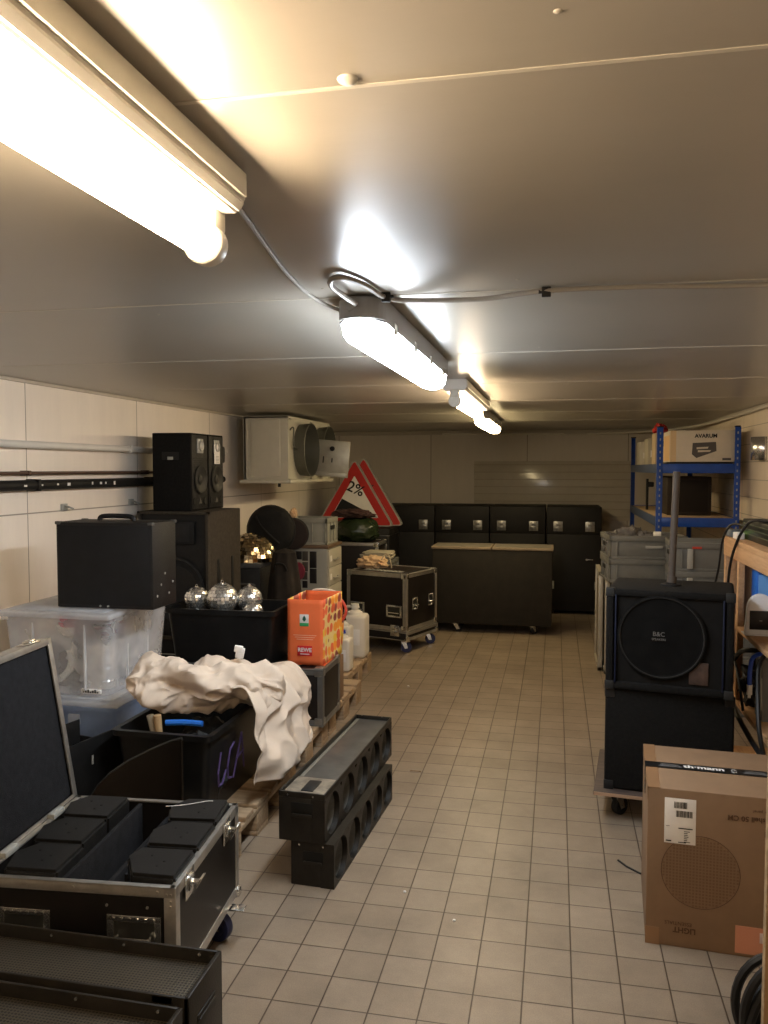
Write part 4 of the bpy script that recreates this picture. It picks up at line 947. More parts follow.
# ------------------------------------------------------------------ open flight case with six speakers
t = thing('flight_case', 'open flight case with raised lid and six black monitor speakers inside', 'flight case', (-1.326, 2.048, 0), .085)
W_, D_, ZT = .59, .585, .45
m = MB().box(-W_/2, W_/2, 0, .012, .13, ZT-.004).box(-W_/2, W_/2, D_-.012, D_, .13, ZT-.004).box(-W_/2, -W_/2+.012, 0, D_, .13, ZT-.004).box(W_/2-.012, W_/2, 0, D_, .13, ZT-.004).box(-W_/2, W_/2, 0, D_, .13, .142)
m.build('body', P('black_case_board', (.013, .011, .010), .4, var=.25, scale=6, bump=.1, bscale=160), t)
m = MB(); th = .003; X = W_/2
for s in (-1, 1):
    m.box(*sorted((s*(X-.016), s*(X+th))), -th, D_+th, ZT-.006, ZT, .001); m.box(*sorted((s*X, s*(X+th))), 0, D_, ZT-.03, ZT, .001); m.box(*sorted((s*X, s*(X+th))), 0, D_, .13, .165, .001)
    for y0, sy in ((0, -1), (D_, 1)):
        m.box(*sorted((s*(X+th), s*(X-.032))), *sorted((y0, y0+sy*th)), .13, ZT, .001); m.box(*sorted((s*X, s*(X+th))), *sorted((y0, y0-sy*.03)), .13, ZT, .001)
for y0, sy in ((0, -1), (D_, 1)):
    m.box(-X, X, *sorted((y0-sy*.016, y0+sy*th)), ZT-.006, ZT, .001); m.box(-X, X, *sorted((y0, y0+sy*th)), ZT-.03, ZT, .001); m.box(-X, X, *sorted((y0, y0+sy*th)), .13, .165, .001)
m.build('edge_trim', ALU, t)
m = MB()
for a, b in ((X-.012, ZT-.02), (X-.024, ZT-.02), (X-.012, ZT-.04), (X-.012, ZT-.055), (X-.05, ZT-.014), (X-.3, ZT-.014), (X-.2, ZT-.06), (X-.08, ZT-.06)): m.cyl((a, -.003, b), (a, -.006, b), .004, n=8)
m.build('rivet', ALU, t)
for a in (-.155, .175): handle_plate(t, TR(a, -.003, ZT-.135, PI/2), .16, .10)
def open_latch(y):
    m = MB().box(0, .004, y-.035, y+.035, ZT-.075, ZT+.004, .002).box(.004, .012, y-.022, y+.022, ZT-.05, ZT-.01, .003)
    m.prism([(-.012, -.03), (.012, -.03), (.034, .014), (.026, .032), (.0, .026), (-.026, .032), (-.034, .014)], 0, .005, T=TR(.028, y, ZT-.035, PI/2, 0, PI/2) @ Matrix.Rotation(.5, 4, 'X') @ Matrix.Rotation(-.5, 4, 'Z'), b=.001)
    m.cyl((.004, y, ZT-.03), (.03, y, ZT-.03), .008, n=10)
    return m.build('latch', CHROME, t, T=TR(X+.003, 0, 0))
open_latch(.10); open_latch(.45)
for x in (-X, X):
    for y in (0, D_): MB().sphere((0, 0, 0), .02, 12, 8).box(-.016, .016, -.016, .016, -.016, .016, .005).build('corner', CHROME, t, T=TR(x*.985, y*.97+.008, .14))
for a, b in ((X-.07, D_-.07), (-X+.07, D_-.07), (X-.07, .07), (-X+.07, .07)): caster(t, a, b, .13, .05, -.3 if b > .3 else .4, BLUERUB, brake=(a > 0))
MB().box(X-.01, X+.05, D_-.10, D_-.06, .115, .123, .003).build('brake_lever', CHROME, t)
# insert board and foam dividers
m = MB().box(-.06, -.045, .015, D_-.015, .142, .44, .002).box(.045, .06, .015, D_-.015, .142, .40, .002)
m.build('divider', FOAM, t)
m = MB()
for y in (.195, .39): m.box(-X+.014, -.06, y-.006, y+.006, .142, .38).box(.06, X-.014, y-.006, y+.006, .142, .38)
m.build('foam_spacer', FOAM, t)
MB().box(-.04, .04, .05, .5, .142, .24, .01).build('accessory_tray', FOAM, t)
# lid
L = bpy.data.objects.new('lid', None); C.objects.link(L); L.parent = t; L.matrix_local = TR(-X-.006, 0, ZT) @ Matrix.Rotation(-.155, 4, 'Y')
m = MB().box(-.06, -.052, 0, D_, .0, .575).box(-.06, 0, 0, .01, 0, .575).box(-.06, 0, D_-.01, D_, 0, .575).box(-.06, 0, 0, D_, 0, .01).box(-.06, 0, 0, D_, .565, .575); m.build('lid_shell', BLKPLY, L)
MB().box(-.052, -.008, .012, D_-.012, .012, .563, .003).build('lid_foam', P('dark_slate_foam', (.022, .023, .027), .95, var=.25, scale=40, bump=.5, bscale=300, spec=.15), L)
m = MB()
for y0, y1 in ((-.003, .022), (D_-.022, D_+.003)): m.box(-.003, .003, y0, y1, 0, .578, .001)
m.box(-.003, .003, 0, D_, .555, .578, .001).box(-.003, .003, 0, D_, 0, .012, .001)
for y0, y1 in ((-.003, 0), (D_, D_+.003)): m.box(-.063, .003, y0, y1, 0, .578, .001)
m.box(-.063, .003, 0, D_, .575, .578, .001); m.build('lid_trim', ALU, L)
m = MB().box(-.04, .004, .44, .52, .578, .584, .002).box(-.03, 0, .46, .50, .584, .592, .003); m.build('lid_catch', CHROME, L)
# hinge blocks
m = MB()
for y in (.14, .42): m.box(-X-.004, -X+.02, y-.035, y+.035, ZT-.004, ZT+.016, .003)
m.build('hinge', LTGREY, t)
# speakers: wedge monitors
def wedge(label, x, y, mirror, rz=0, cut=.3):
    dx, dy = x+1.375, y-2.045; x, y, rz = -1.326+dx*math.cos(.085)-dy*math.sin(.085), 2.048+dx*math.sin(.085)+dy*math.cos(.085), rz+.085
    o = thing('monitor_speaker', label, 'speaker', (x, y, .148), rz, 'black monitor speakers packed in the open flight case')
    w_, d_ = .095, .085
    pts = [(w_, -d_), (w_, d_), (-w_*.55, d_), (-w_, d_*.15), (-w_*.72, -d_)] if not mirror else [(w_, -d_), (w_, d_), (-w_*.8, d_), (-w_, d_*.3), (-w_*.4, -d_*.95)]
    zt = .318
    MB().prism(pts, 0, zt, b=.007).build('cabinet', P('black_speaker_plastic', (.017, .0165, .016), .48, var=.25, scale=20, bump=.3, bscale=300), o)
    q = [(a*.93, b*.93) for a, b in pts]; MB().prism(q, zt, zt+.003, b=.001).build('top_panel', MATS['black_speaker_plastic'], o)
    m = MB()
    for a, b in ((-.02, .03), (.02, -.03), (.03, .0)): m.cyl((a, b, zt+.003), (a, b, zt+.0045), .004, n=8)
    m.build('insert', INK, o); return o
cx, cy = -1.375, 2.045
names = [('back', 2.52, 'farthest row'), ('mid', 2.335, 'middle row'), ('front', 2.15, 'nearest row')]
wedge('monitor speaker in the lid-side column of the open case, farthest row', -1.555, 2.515, False)
wedge('monitor speaker in the lid-side column of the open case, middle row', -1.55, 2.33, False)
wedge('monitor speaker in the lid-side column of the open case, row next to the grille boxes', -1.535, 2.147, False)
wedge('monitor speaker in the latch-side column with torn tape on top, farthest row', -1.195, 2.53, False, .05)
wedge('monitor speaker in the latch-side column of the open case, middle row', -1.185, 2.345, False, .0)
wedge('monitor speaker in the latch-side column of the open case, row next to the grille boxes', -1.185, 2.155, True)
o = MB().tube(smooth([(-1.29, 2.53, .474), (-1.25, 2.545, .474), (-1.21, 2.57, .474), (-1.17, 2.6, .474), (-1.15, 2.605, .474)], 5), .0013, 6).build('tape_scrap', PAPER); tag(o, 'thin pale tape scrap on the monitor speaker in the open case', 'tape')

# ------------------------------------------------------------------ grille boxes in the foreground
GRILLE = mat_perforated('perforated_grille', (.085, .07, .048), (.008, .007, .006), 105)
BOXP = P('worn_black_box_paint', (.024, .020, .015), .42, var=.4, scale=12, bump=.25, bscale=200)
def grille_box(label, y0, x1, zt, rz):
    t = thing('line_speaker', label, 'speaker', (x1, y0, 0), rz, 'long black speakers lying grille-up by the open flight case')
    L, D, dp = 1.0, .205, .035
    m = MB().box(-L, 0, 0, .008, 0, zt, .002).box(-L, 0, D-.008, D, 0, zt, .002).box(-.012, 0, 0, D, 0, zt, .002).box(-L, -L+.012, 0, D, 0, zt, .002).box(-L+.01, -.01, .008, D-.008, 0, zt-.06)
    m.build('cabinet', BOXP, t)
    MB().box(-L+.012, -.012, .008, D-.008, zt-.05, zt-dp, .001).build('grille', GRILLE, t)
    MB().box(-.06, -.02, .02, .075, zt-dp, zt-dp+.012, .002).build('connector_block', P('brown_block', (.09, .06, .03), .5), t) if y0 < 1.9 and False else None
    m = MB()
    for k in range(5): m.cyl((-.06-k*.22, D-.012, zt-.012), (-.06-k*.22, D-.006, zt-.012), .004, n=8)
    for k in range(5): m.cyl((-.12-k*.22, .008, zt-.012), (-.12-k*.22, .013, zt-.012), .004, n=8)
    m.build('screw', CHROME, t)
    m = MB().box(0, .003, .05, .155, zt-.115, zt-.075, .002); h = m.build('end_handle', P('handle_recess', (.008, .008, .007), .5), t)
    MB().box(.003, .006, .055, .15, zt-.092, zt-.086, .001).build('grip', BOXP, h)
    return t
grille_box('long black grille-top speaker lying directly against the open flight case', 1.785, -.858, .34, .0)
grille_box('long black grille-top speaker lying at the bottom edge, nearest the camera', 1.555, -.862, .335, -.01)
o = MB().box(0, .055, 0, .012, 0, .02, .002).build('brass_plate', P('tarnished_brass', (.25, .17, .07), .35, .6)); o.location = (-.955, 1.785, .318); tag(o, 'small brass plate between the two grille-top speakers', 'plate')

# ------------------------------------------------------------------ stacked line speakers in the aisle
def row_speaker(name, label, loc, rz, W_=.19, L_=.93, H_=.175, top=False):
    t = thing(name, label, 'speaker', loc, rz, 'pair of stacked five-driver speakers in the aisle')
    R = Matrix.Rotation(PI/2, 4, 'Z') @ Matrix.Rotation(PI/2, 4, 'X')
    tr = .022 if top else 0
    m = MB().box(-W_, -.055, 0, L_, 0, H_-tr, .003)
    if top: m.box(-W_, -W_+.008, 0, L_, H_-tr, H_, .001).box(-W_, -.001, 0, .008, H_-tr, H_, .001).box(-W_, -.001, L_-.01, L_, H_-tr, H_, .001)
    m.build('cabinet', BOXP, t)
    # baffle with five round holes
    n = 5; m = MB(); pitch = (L_)/n
    for k in range(n):
        y0, y1 = k*pitch, (k+1)*pitch; cy_, cz, r = (y0+y1)/2, (H_-tr)/2, min(pitch, H_-tr)*.47; A = []; seg = 32
        for i in range(seg):
            a = 2*PI*i/seg; c, s_ = math.cos(a), math.sin(a)
            kk = min((pitch/2)/max(abs(c), 1e-6), ((H_-tr)/2)/max(abs(s_), 1e-6)); A.append(((cy_+c*kk, cz+s_*kk), (cy_+c*r, cz+s_*r)))
        vo = [m.bm.verts.new((.0, a[0], a[1])) for a, b in A]; vi = [m.bm.verts.new((.0, b[0], b[1])) for a, b in A]; vb = [m.bm.verts.new((-.055, b[0], b[1])) for a, b in A]
        for i in range(seg):
            j = (i+1) % seg; m.bm.faces.new((vo[i], vo[j], vi[j], vi[i])); m.bm.faces.new((vi[i], vi[j], vb[j], vb[i]))
    zt_ = H_-tr
    m.box(-.056, -.0002, -.0005, .003, 0, zt_).box(-.056, -.0002, L_-.003, L_+.0005, 0, zt_).box(-.056, -.0002, 0, L_, zt_-.003, zt_+.0003).box(-.006, -.0002, 0, L_, zt_, H_, .001).box(-.056, -.0002, 0, L_, 0, .003)
    m.build('baffle', BOXP, t, nofix=False)
    for k in range(n):
        cy_ = (k+.5)*pitch; r = min(pitch, H_-tr)*.46
        MB().lathe([(r, .0), (r, .028), (r*.93, .032), (r*.86, .024), (r*.35, .002), (r*.3, .008), (0, .014)], 28, T=TR(-.052, cy_, (H_-tr)/2) @ R).build('driver', P('driver_cone', (.07, .07, .062), .3, var=.3, scale=30), t)
    m = MB().box(-W_*.72, -W_*.25, -.003, 0, H_*.52, H_*.8, .002); h = m.build('end_handle', P('handle_recess', (.008, .008, .007), .5), t)
    MB().box(-W_*.70, -W_*.27, -.007, -.002, H_*.5, H_*.58, .002).build('grip', BOXP, h)
    m = MB()
    for x in (-W_*.8, -W_*.25): m.cyl((x, -.002, H_-.012), (x, .0, H_-.012), .004, n=8); m.cyl((x, L_-.012, H_-.001), (x, L_-.012, H_+.001), .004, n=8)
    m.build('screw', CHROME, t)
    if top:
        MB().box(-W_+.008, -.007, .20, L_-.01, H_-tr, H_-tr+.004, .001).build('top_panel', P('dusty_black_panel', (.075, .07, .06), .35, var=.35, scale=10), t)
        MB().box(-W_+.008, -.007, .012, .195, H_-tr, H_-tr+.008, .001).build('connector_plate', P('worn_plate', (.19, .16, .12), .5, var=.5, scale=20), t)
        MB().box(-W_*.62, -W_*.35, .05, .16, H_-tr+.008, H_-tr+.012, .002).build('socket', INK, t)
        MB().box(-W_+.012, -W_+.028, .2, L_-.02, H_-tr+.004, H_-tr+.007, .001).build('rail', P('pale_rail', (.25, .24, .2), .4, .5), t)
    return t
row_speaker('line_speaker', 'lower five-driver black speaker bar resting on the tiled floor', (-.820, 2.982, 0), -.055, W_=.178, L_=.90)
row_speaker('line_speaker', 'upper five-driver black speaker bar with recessed dusty top, stacked on its twin', (-.855, 2.975, .177), -.055, W_=.19, L_=1.03, H_=.195, top=True)

# ------------------------------------------------------------------ subwoofer stack
SX, SY, SR = .235, 3.88, -.20
t = thing('dolly', 'flat wooden dolly on casters under the two stacked subwoofers', 'dolly', (.185, 3.84, 0), -.10)
MB().box(0, .62, 0, .60, .118, .137, .004).build('board', mat_wood('dolly_board', (.09, .06, .045), (.05, .035, .028), 'X'), t)
MB().box(.002, .618, -.003, .0, .12, .135).build('board_edge', P('raw_wood_edge', (.38, .24, .15), .6), t)
for a, b in ((.10, .09), (.52, .09), (.10, .51), (.52, .51)): caster(t, a, b, .118, .042, .9, RUBBER)
t = thing('subwoofer', 'lower carpeted black subwoofer standing on the dolly', 'speaker', (.235, 3.885, .137), -.12, 'stacked black subwoofers')
MB().box(0, .555, 0, .43, 0, .475, .014, 3).build('cabinet', CARPET, t)
m = MB()
for x in (.02, .535):
    for z in (.02, .455): m.box(x-.022, x+.022, -.003, .03, z-.022, z+.022, .004)
m.build('corner_cap', RUBBER, t)
MB().box(.552, .558, .18, .32, .2, .3, .003).build('side_handle', RUBBER, t)
t = thing('subwoofer', 'upper black subwoofer with round speaker behind the grille and a steel pole on top', 'speaker', (.232, 3.87, .614), -.18, 'stacked black subwoofers')
W_, D_, H_ = .545, .42, .465
m = MB().box(0, W_, .03, D_, 0, H_, .016, 3).box(0, .035, 0, .04, 0, H_, .012).box(W_-.035, W_, 0, .04, 0, H_, .012).box(0, W_, 0, .04, 0, .035, .012).box(0, W_, 0, .04, H_-.035, H_, .012)
m.build('cabinet', CARPET, t)
MB().box(.035, W_-.035, .018, .028, .035, H_-.035).build('baffle', P('sub_baffle', (.010, .009, .008), .8, var=.4, scale=6, spec=.2), t)
MB().lathe([(.188, 0), (.192, .012), (.182, .016), (.172, .008), (.09, .002), (.075, .005), (.0, .009)], 48, T=TR(W_/2-.03, .014, H_/2+.02, PI/2)).build('woofer', P('sub_cone', (.009, .0085, .008), .9, var=.3, scale=14, spec=.1), t)
MB().tube([(W_/2-.03+.182*math.cos(a), .003, H_/2+.02+.182*math.sin(a)) for a in [2*PI*k/48 for k in range(48)]], .005, 6, closed=True).build('woofer_rim', P('dull_rim', (.035, .033, .03), .6), t)
text(t, 'B&C', .028, TR(W_/2-.04, -.004, H_/2+.035, PI/2), P('faded_print', (.14, .13, .12), .6)); text(t, 'SPEAKERS', .014, TR(W_/2-.04, -.004, H_/2+.012, PI/2), MATS['faded_print'])
m = MB()
for s in (.04, W_-.047): m.box(s, s+.007, -.002, .02, .03, H_-.03, .002)
m.build('blue_strip', P('dark_blue_strip', (.006, .012, .042), .6), t, label='dark blue strip')
m = MB()
for x in (.018, W_-.018):
    for z in (.018, H_-.018): m.box(x-.02, x+.02, -.003, .03, z-.02, z+.02, .004)
m.build('corner_cap', P('scuffed_corner', (.022, .022, .021), .6), t)
MB().lathe([(0, 0), (.045, 0), (.045, .006), (.025, .01), (.025, .012), (0, .012)], 24, T=TR(.27, .20, H_)).build('pole_socket', RUBBER, t)
MB().box(W_/2+.09, W_/2+.17, .010, .0175, .05, .15, .002).build('wear_patch', P('brown_wear', (.06, .035, .025), .6, var=.4, scale=20), t)
o = MB().cyl((0, 0, 0), (.018, .02, .52), .0165, n=20).cyl((0, 0, 0), (.004, .002, .03), .022, n=20).build('speaker_pole', P('brown_grey_steel', (.07, .052, .038), .6, 0, var=.1)); o.location = (.535, 4.02, 1.091); tag(o, 'slim steel pole rising from the upper subwoofer', 'pole')

# ------------------------------------------------------------------ cardboard box
t = thing('cardboard_box', 'large brown cardboard box with black printed tape and a white address label', 'box', (.318, 2.862, 0), -.068)
W_, D_, H_ = .60, .45, .545
m = MB().box(0, W_, 0, D_, 0, H_, .004); m.build('carton', CARD, t)
CL = P('tape_brown', (.25, .14, .07), .3)
m = MB().box(-.001, .045, -.0012, 0, .0, .06).box(.0, .04, 0, D_, H_, H_+.001).box(-.0012, 0, .0, D_, H_-.04, H_+.0005); m.build('brown_tape', CL, t)
MB().box(-.002, W_, D_*.5-.028, D_*.5+.028, H_+.0005, H_+.0022).box(-.0022, 0, D_*.5-.028, D_*.5+.028, H_-.10, H_+.002).build('black_tape', P('black_tape', (.012, .012, .012), .3), t)
for x in (.20, .50): text(t, 'th·mann', .042, TR(x, D_*.5+.004, H_+.0024), PAPER, .0003, bold=.0012)
text(t, '↕', .03, TR(.30, D_*.5, H_+.0024), PAPER, .0003)
m = MB()
for x in (.085, .37): m.box(x-.04, x+.04, D_*.5-.012, D_*.5-.008, H_+.0023, H_+.003).box(x-.035, x+.035, D_*.5+.0, D_*.5+.003, H_+.0023, H_+.003).box(x-.03, x+.03, D_*.5+.01, D_*.5+.012, H_+.0023, H_+.003)
m.build('tape_print', P('grey_print', (.2, .2, .2), .5), t)
LB = MB().box(.055, .155, -.0018, -.0002, .36, .515, .0002).build('address_label', PAPER, t, label='white address label')
m = MB(); random.seed(11)
def bars(x0, x1, z0, z1):
    x = x0
    while x < x1: w0 = random.choice((.0012, .002, .003)); m.box(x, x+w0, -.0026, -.0019, z0, z1); x += w0+random.choice((.0012, .002))
bars(.085, .125, .482, .504); bars(.092, .143, .452, .474)
m.box(.10, .145, -.0026, -.0019, .412, .4155)
for k in range(7): m.box(.118, .118+random.uniform(.01, .025), -.0026, -.0019, .403-k*.006, .405-k*.006)
m.box(.06, .078, -.0026, -.0019, .366, .370); m.box(.10, .125, -.0026, -.0019, .364, .367); m.box(.06, .072, -.0026, -.0019, .418, .4195)
m.build('label_print', INK, LB)
BR = P('brown_print', (.085, .04, .018), .7)
def flip(x, z): return TR(x, -.0012, z, PI/2, PI, 0)
text(t, 'LIGHT', .026, flip(.125, .062), BR, .0004, bold=.0008); text(t, 'ESSENTIALS', .017, flip(.105, .084), BR, .0004)
text(t, 'Round Microshell 50 CM', .024, flip(.375, .470), BR, .0004, bold=.0005); text(t, 'Acoustic absorber panel', .014, flip(.40, .498), BR, .0004)
text(t, 'Ball 50 CM', .024, flip(.42, .425), BR, .0004, bold=.0005); text(t, 'Decor item set', .014, flip(.41, .449), BR, .0004)
# printed ball picture: dotted disc
m = MB(); cxp, czp, rp = .172, .268, .122
for j in range(-11, 12):
    for i in range(-11, 12):
        x, z = i/11.5, j/11.5
        if x*x+z*z < .97: m.box(cxp+x*rp-.0035, cxp+x*rp+.0035, -.0012, -.0008, czp+z*rp-.0035, czp+z*rp+.0035)
m.build('printed_dots', P('faint_brown_print', (.160, .092, .048), .75), t)
MB().tube([(cxp+rp*1.02*math.cos(a), -.0004, czp+rp*1.02*math.sin(a)) for a in [2*PI*k/60 for k in range(60)]], .0012, 5, closed=True).build('printed_circle', BR, t)
MB().box(.285, .56, -.0012, 0, .012, .105).build('orange_patch', P('salmon_print', (.50, .21, .12), .65), t)
text(t, 'FRAGILE', .022, flip(.42, .04), PAPER, .0003); MB().box(.36, .40, -.0022, -.0013, .055, .09, .0003).build('patch_square', P('pale_square', (.5, .4, .36), .7), t)

# ------------------------------------------------------------------ blue rack
t = thing('storage_rack', 'blue steel shelving rack with chipboard shelves by the far wall corner', 'rack', (0, 0, 0))
RX0, RX1, RY0, RY1 = .792, 1.42, 6.9, 9.25
for x in (RX0, RX1):
    for y in (RY0, RY1):
        sx = 1 if x == RX0 else -1; sy = 1 if y == RY0 else -1
        m = MB().box(*sorted((x, x+sx*.045)), *sorted((y, y+sy*.003)), 0, 1.955, .001).box(*sorted((x, x+sx*.003)), *sorted((y, y+sy*.045)), 0, 1.955, .001)
        p_ = m.build('upright', BLUE, t)
        m = MB()
        for k in range(38): m.box(x+sx*.018, x+sx*.028, y-sy*.0015, y-sy*.0005, .05+k*.05, .068+k*.05)
        m.build('slots', LTGREY, p_)
        MB().box(x-.004, x+.004+sx*.045, y-.004, y+.004+sy*.045, 1.955, 1.965, .002).build('post_cap', RUBBER, p_)
SHB = mat_wood('chipboard_shelf', (.5, .36, .22), (.42, .29, .17), 'Y', .7)
for z in (.25, 1.235, 1.665):
    m = MB().box(RX0+.04, RX1-.04, RY0, RY0+.012, z-.075, z, .002).box(RX0+.04, RX1-.04, RY1-.012, RY1, z-.075, z, .002); m.build('beam', BLUE, t)
    m = MB().box(RX0, RX0+.012, RY0+.04, RY1-.04, z-.075, z, .002).box(RX1-.012, RX1, RY0+.04, RY1-.04, z-.075, z, .002); m.build('side_beam', P('blue_grey_beam', (.05, .07, .13), .4), t)
    MB().box(RX0+.012, RX1-.012, RY0+.012, RY1-.012, z-.02, z-.006, .001).build('shelf_board', SHB, t)
SH1, SH2 = 1.659, 1.229
t = thing('product_box', 'white printed carton with grey device picture on the top rack shelf', 'box', (.895, 6.93, SH1+.022))
MB().box(0, .49, 0, .42, 0, .25, .003).build('carton', CARDW, t); MB().box(-.001, .001, .03, .39, .01, .215).build('side_print', P('orange_tan_print', (.65, .42, .2), .6), t)
MB().box(.0, .045, -.001, 0, .0, .25).build('edge_print', P('tan_edge_print', (.66, .48, .27), .6), t); 
text(t, 'AVARUM', .042, TR(.27, -.001, .205, PI/2), INK, .0004, bold=.0015)
MB().prism([(.17, .15), (.345, .158), (.35, .085), (.20, .03), (.165, .06)], .0, .001, T=TR(0, 0, 0, PI/2)).build('device_picture', P('grey_device_print', (.085, .075, .07), .6), t)
MB().prism([(.20, .115), (.29, .12), (.285, .105), (.20, .10)], .001, .0016, T=TR(0, 0, 0, PI/2)).prism([(.21, .092), (.31, .092), (.30, .08), (.21, .076)], .001, .0016, T=TR(0, 0, 0, PI/2)).build('picture_highlight', CARDW, t)
MB().box(.395, .46, -.001, 0, .012, .03).build('print_block', MATS['grey_device_print'], t)
o = MB().box(0, .5, 0, .35, 0, .02, .004).build('slat_board', P('dark_board', (.03, .025, .02), .6)); o.location = (.87, 6.93, SH1); tag(o, 'thin dark board under the white printed carton on the rack', 'board')
for x, y, w_, h_, d_, lab, c in ((.835, 8.75, .14, .24, .3, 'white binder box at the far end of the top rack shelf', (.55, .5, .42)), (.84, 8.05, .10, .25, .3, 'pale carton in the middle of the top rack shelf', (.42, .38, .3)), (.85, 7.55, .10, .28, .26, 'tall tan carton on the top rack shelf just behind the front post', (.5, .38, .24))):
    t = thing('file_box', lab, 'box', (x, y, SH1+.0))
    MB().box(0, w_, 0, d_, 0, h_, .004).build('carton', P('carton_%.2f' % c[0], c, .6, var=.05), t); MB().cyl((w_*.5, -.001, h_*.8), (w_*.5, -.003, h_*.8), .012, n=12).build('finger_hole', INK, t)
    MB().box(w_*.25, w_*.75, -.001, 0, h_*.3, h_*.55).build('spine_label', PAPER, t)
lump('red_cloth', P('red_rag', (.42, .02, .015), .7), (.90, 7.65, SH1+.28), .05, .06, .045, 'red rag on top of the tall tan carton on the rack', 'cloth', 3, .6)
t = thing('projector', 'small grey device with a black knob behind the printed carton on the rack', 'device', (.90, 7.42, SH1)); 
MB().box(0, .4, .0, .09, 0, .26, .01).build('casing', P('grey_pink_plastic', (.22, .18, .17), .5), t); MB().cyl((.02, -.0, .18), (.02, -.02, .18), .03, n=18).box(.33, .37, .02, .06, .26, .285, .003).build('knob', INK, t)
t = thing('equipment_box', 'dark brown box deep on the lower rack shelf', 'box', (.93, 7.35, SH2))
MB().box(0, .36, 0, .8, 0, .33, .01).build('body', P('dark_brown_panel', (.04, .028, .018), .6, var=.3), t); MB().box(.03, .33, -.004, 0, .03, .30, .003).build('front_cover', P('dark_brown_cover', (.03, .021, .014), .8), t)
o = MB().box(0, .02, 0, .06, 0, .30, .003).box(0.0, .07, .0, .06, .22, .27, .01).build('clamp', INK); o.location = (.86, 8.3, SH2); tag(o, 'black clamp standing on the lower rack shelf near its far post', 'clamp')

# ------------------------------------------------------------------ silver frames and grey totes
def frame_panel(x, label, y0=6.15, y1=7.0, lean=.0):
    t = thing('frame_panel', label, 'panel', (x, y0, 0), 0, 'upright framed boards packed under the grey totes'); L_ = y1-y0; H_ = .80
    m = MB().box(0, .035, 0, .03, 0, H_, .002).box(0, .035, L_-.03, L_, 0, H_, .002).box(0, .035, 0, L_, 0, .03, .002).box(0, .035, 0, L_, H_-.03, H_, .002); m.build('frame', P('silver_wood_frame', (.42, .38, .30), .4, .3, var=.15), t)
    MB().box(.012, .022, .03, L_-.03, .03, H_-.03).build('infill', P('grey_brown_infill', (.16, .13, .09), .5), t)
    m = MB().cyl((-.006, .04, .05), (0, .04, .05), .012, n=10).cyl((-.006, .04, H_-.06), (0, .04, H_-.06), .012, n=10).cyl((-.006, L_-.06, .4), (0, L_-.06, .4), .012, n=10); m.build('bolt', CHROME, t); return t
ords = ['outermost', 'second', 'third', 'fourth', 'fifth', 'sixth', 'seventh', 'innermost']
for k in range(8): frame_panel(.345+k*.046, 'silver-framed board standing on edge behind the subwoofers, %s from the aisle' % ords[k], 6.75-.1*min(k, 6), 7.0+(.3 if k < 1 else 0)+.03*(k % 2))
def tote(x, y, z, rz, lab, h=.17, w_=.56):
    t = crate('tote', lab, (x, y, z), w_, .42, h, rz, GREYP, 'grey stacking totes below the blue rack', grid=False, cat='tote')
    m = MB()
    for a in (-w_/2+.06, w_/2-.06): m.box(a-.004, a+.004, .001, .012, .02, h-.04, .001)
    for y_ in (.07, .15, .27, .35): m.box(-w_/2, -w_/2+.012, y_-.006, y_+.006, .02, h-.04, .001)
    m.build('rib', GREYP, t); MB().box(-w_/2-.003, -w_/2+.003, .15, .27, h*.5, h*.5+.03, .002).build('hand_hole', INK, t); return t
tote(.655, 6.13, .803, .10, 'grey tote resting on the framed boards, lower one of two', .17, .55)
t = tote(.655, 6.13, .973, .10, 'grey tote with a pale label, topmost on the framed boards', .17, .55)
MB().box(-.02, .10, -.003, -.001, .08, .10, .001).build('paper_label', LTGREY, t)
o = MB().box(0, .05, 0, .04, 0, .05, .004).build('white_block', OFFW); o.location = (.70, 6.2, 1.12); tag(o, 'small white block sitting in the topmost aisle-side tote', 'block')
lump('cord_tangle', P('mixed_cords', (.12, .11, .10), .6, var=.6, scale=30), (.55, 6.3, .985), .16, .12, .11, 'tangle of cords inside the topmost aisle-side tote', 'cords', 12, .5, 4)
for k in range(6):
    t = tote(1.04, 5.66, k*.19, 0, 'grey tote in the tall stack behind the wooden shelf unit, level %s from the floor' % ['one', 'two', 'three', 'four', 'five', 'six'][k], .19, .56)
    if k >= 3:
        for x in (-.19, .05): MB().box(x, x+.035, -.02, .0, .02, .15, .003).build('closing_clip', LTGREY, t)
    if k == 5: MB().box(-.16, -.10, -.004, -.001, .15, .165, .001).build('red_tag', P('red_tag', (.5, .05, .03), .5), t)
t = thing('jar', 'small dark jar standing behind the grey totes near the rack post', 'jar', (.79, 7.6, .9+.33)) if False else None

# ------------------------------------------------------------------ wooden shelf unit by the side wall
t = thing('shelf_unit', 'pale plywood shelf unit along the wall beyond the cardboard box', 'shelf unit', (0, 0, 0))
UX0, UX1, UY0, UY1 = .90, 1.40, 3.46, 4.74
for z0, z1, nm in ((1.23, 1.26, 'top_board'), (.81, .835, 'shelf'), (.435, .46, 'shelf'), (.08, .105, 'shelf')):
    MB().box(UX0, UX1, UY0, UY1, z0, z1, .002).build(nm, PLY, t)
MB().box(UX0, UX0+.022, UY0, UY1, 1.16, 1.23, .002).build('rail', PLY, t)
for y in (UY1-.04, UY0): MB().box(UX0+.003, UX0+.06, y, y+.04, 0, 1.23, .002).build('post', PLY, t); MB().box(UX1-.06, UX1, y, y+.04, 0, 1.23, .002).build('post', PLY, t)
MB().box(UX0+.02, UX1, 4.40, 4.425, .835, 1.23, .002).build('partition', mat_wood('darker_plywood', (.30, .18, .09), (.2, .12, .06), 'Z'), t)
MB().box(UX0, UX0+.03, 4.36, 4.40, .46, 1.16, .002).build('post', PLY, t)
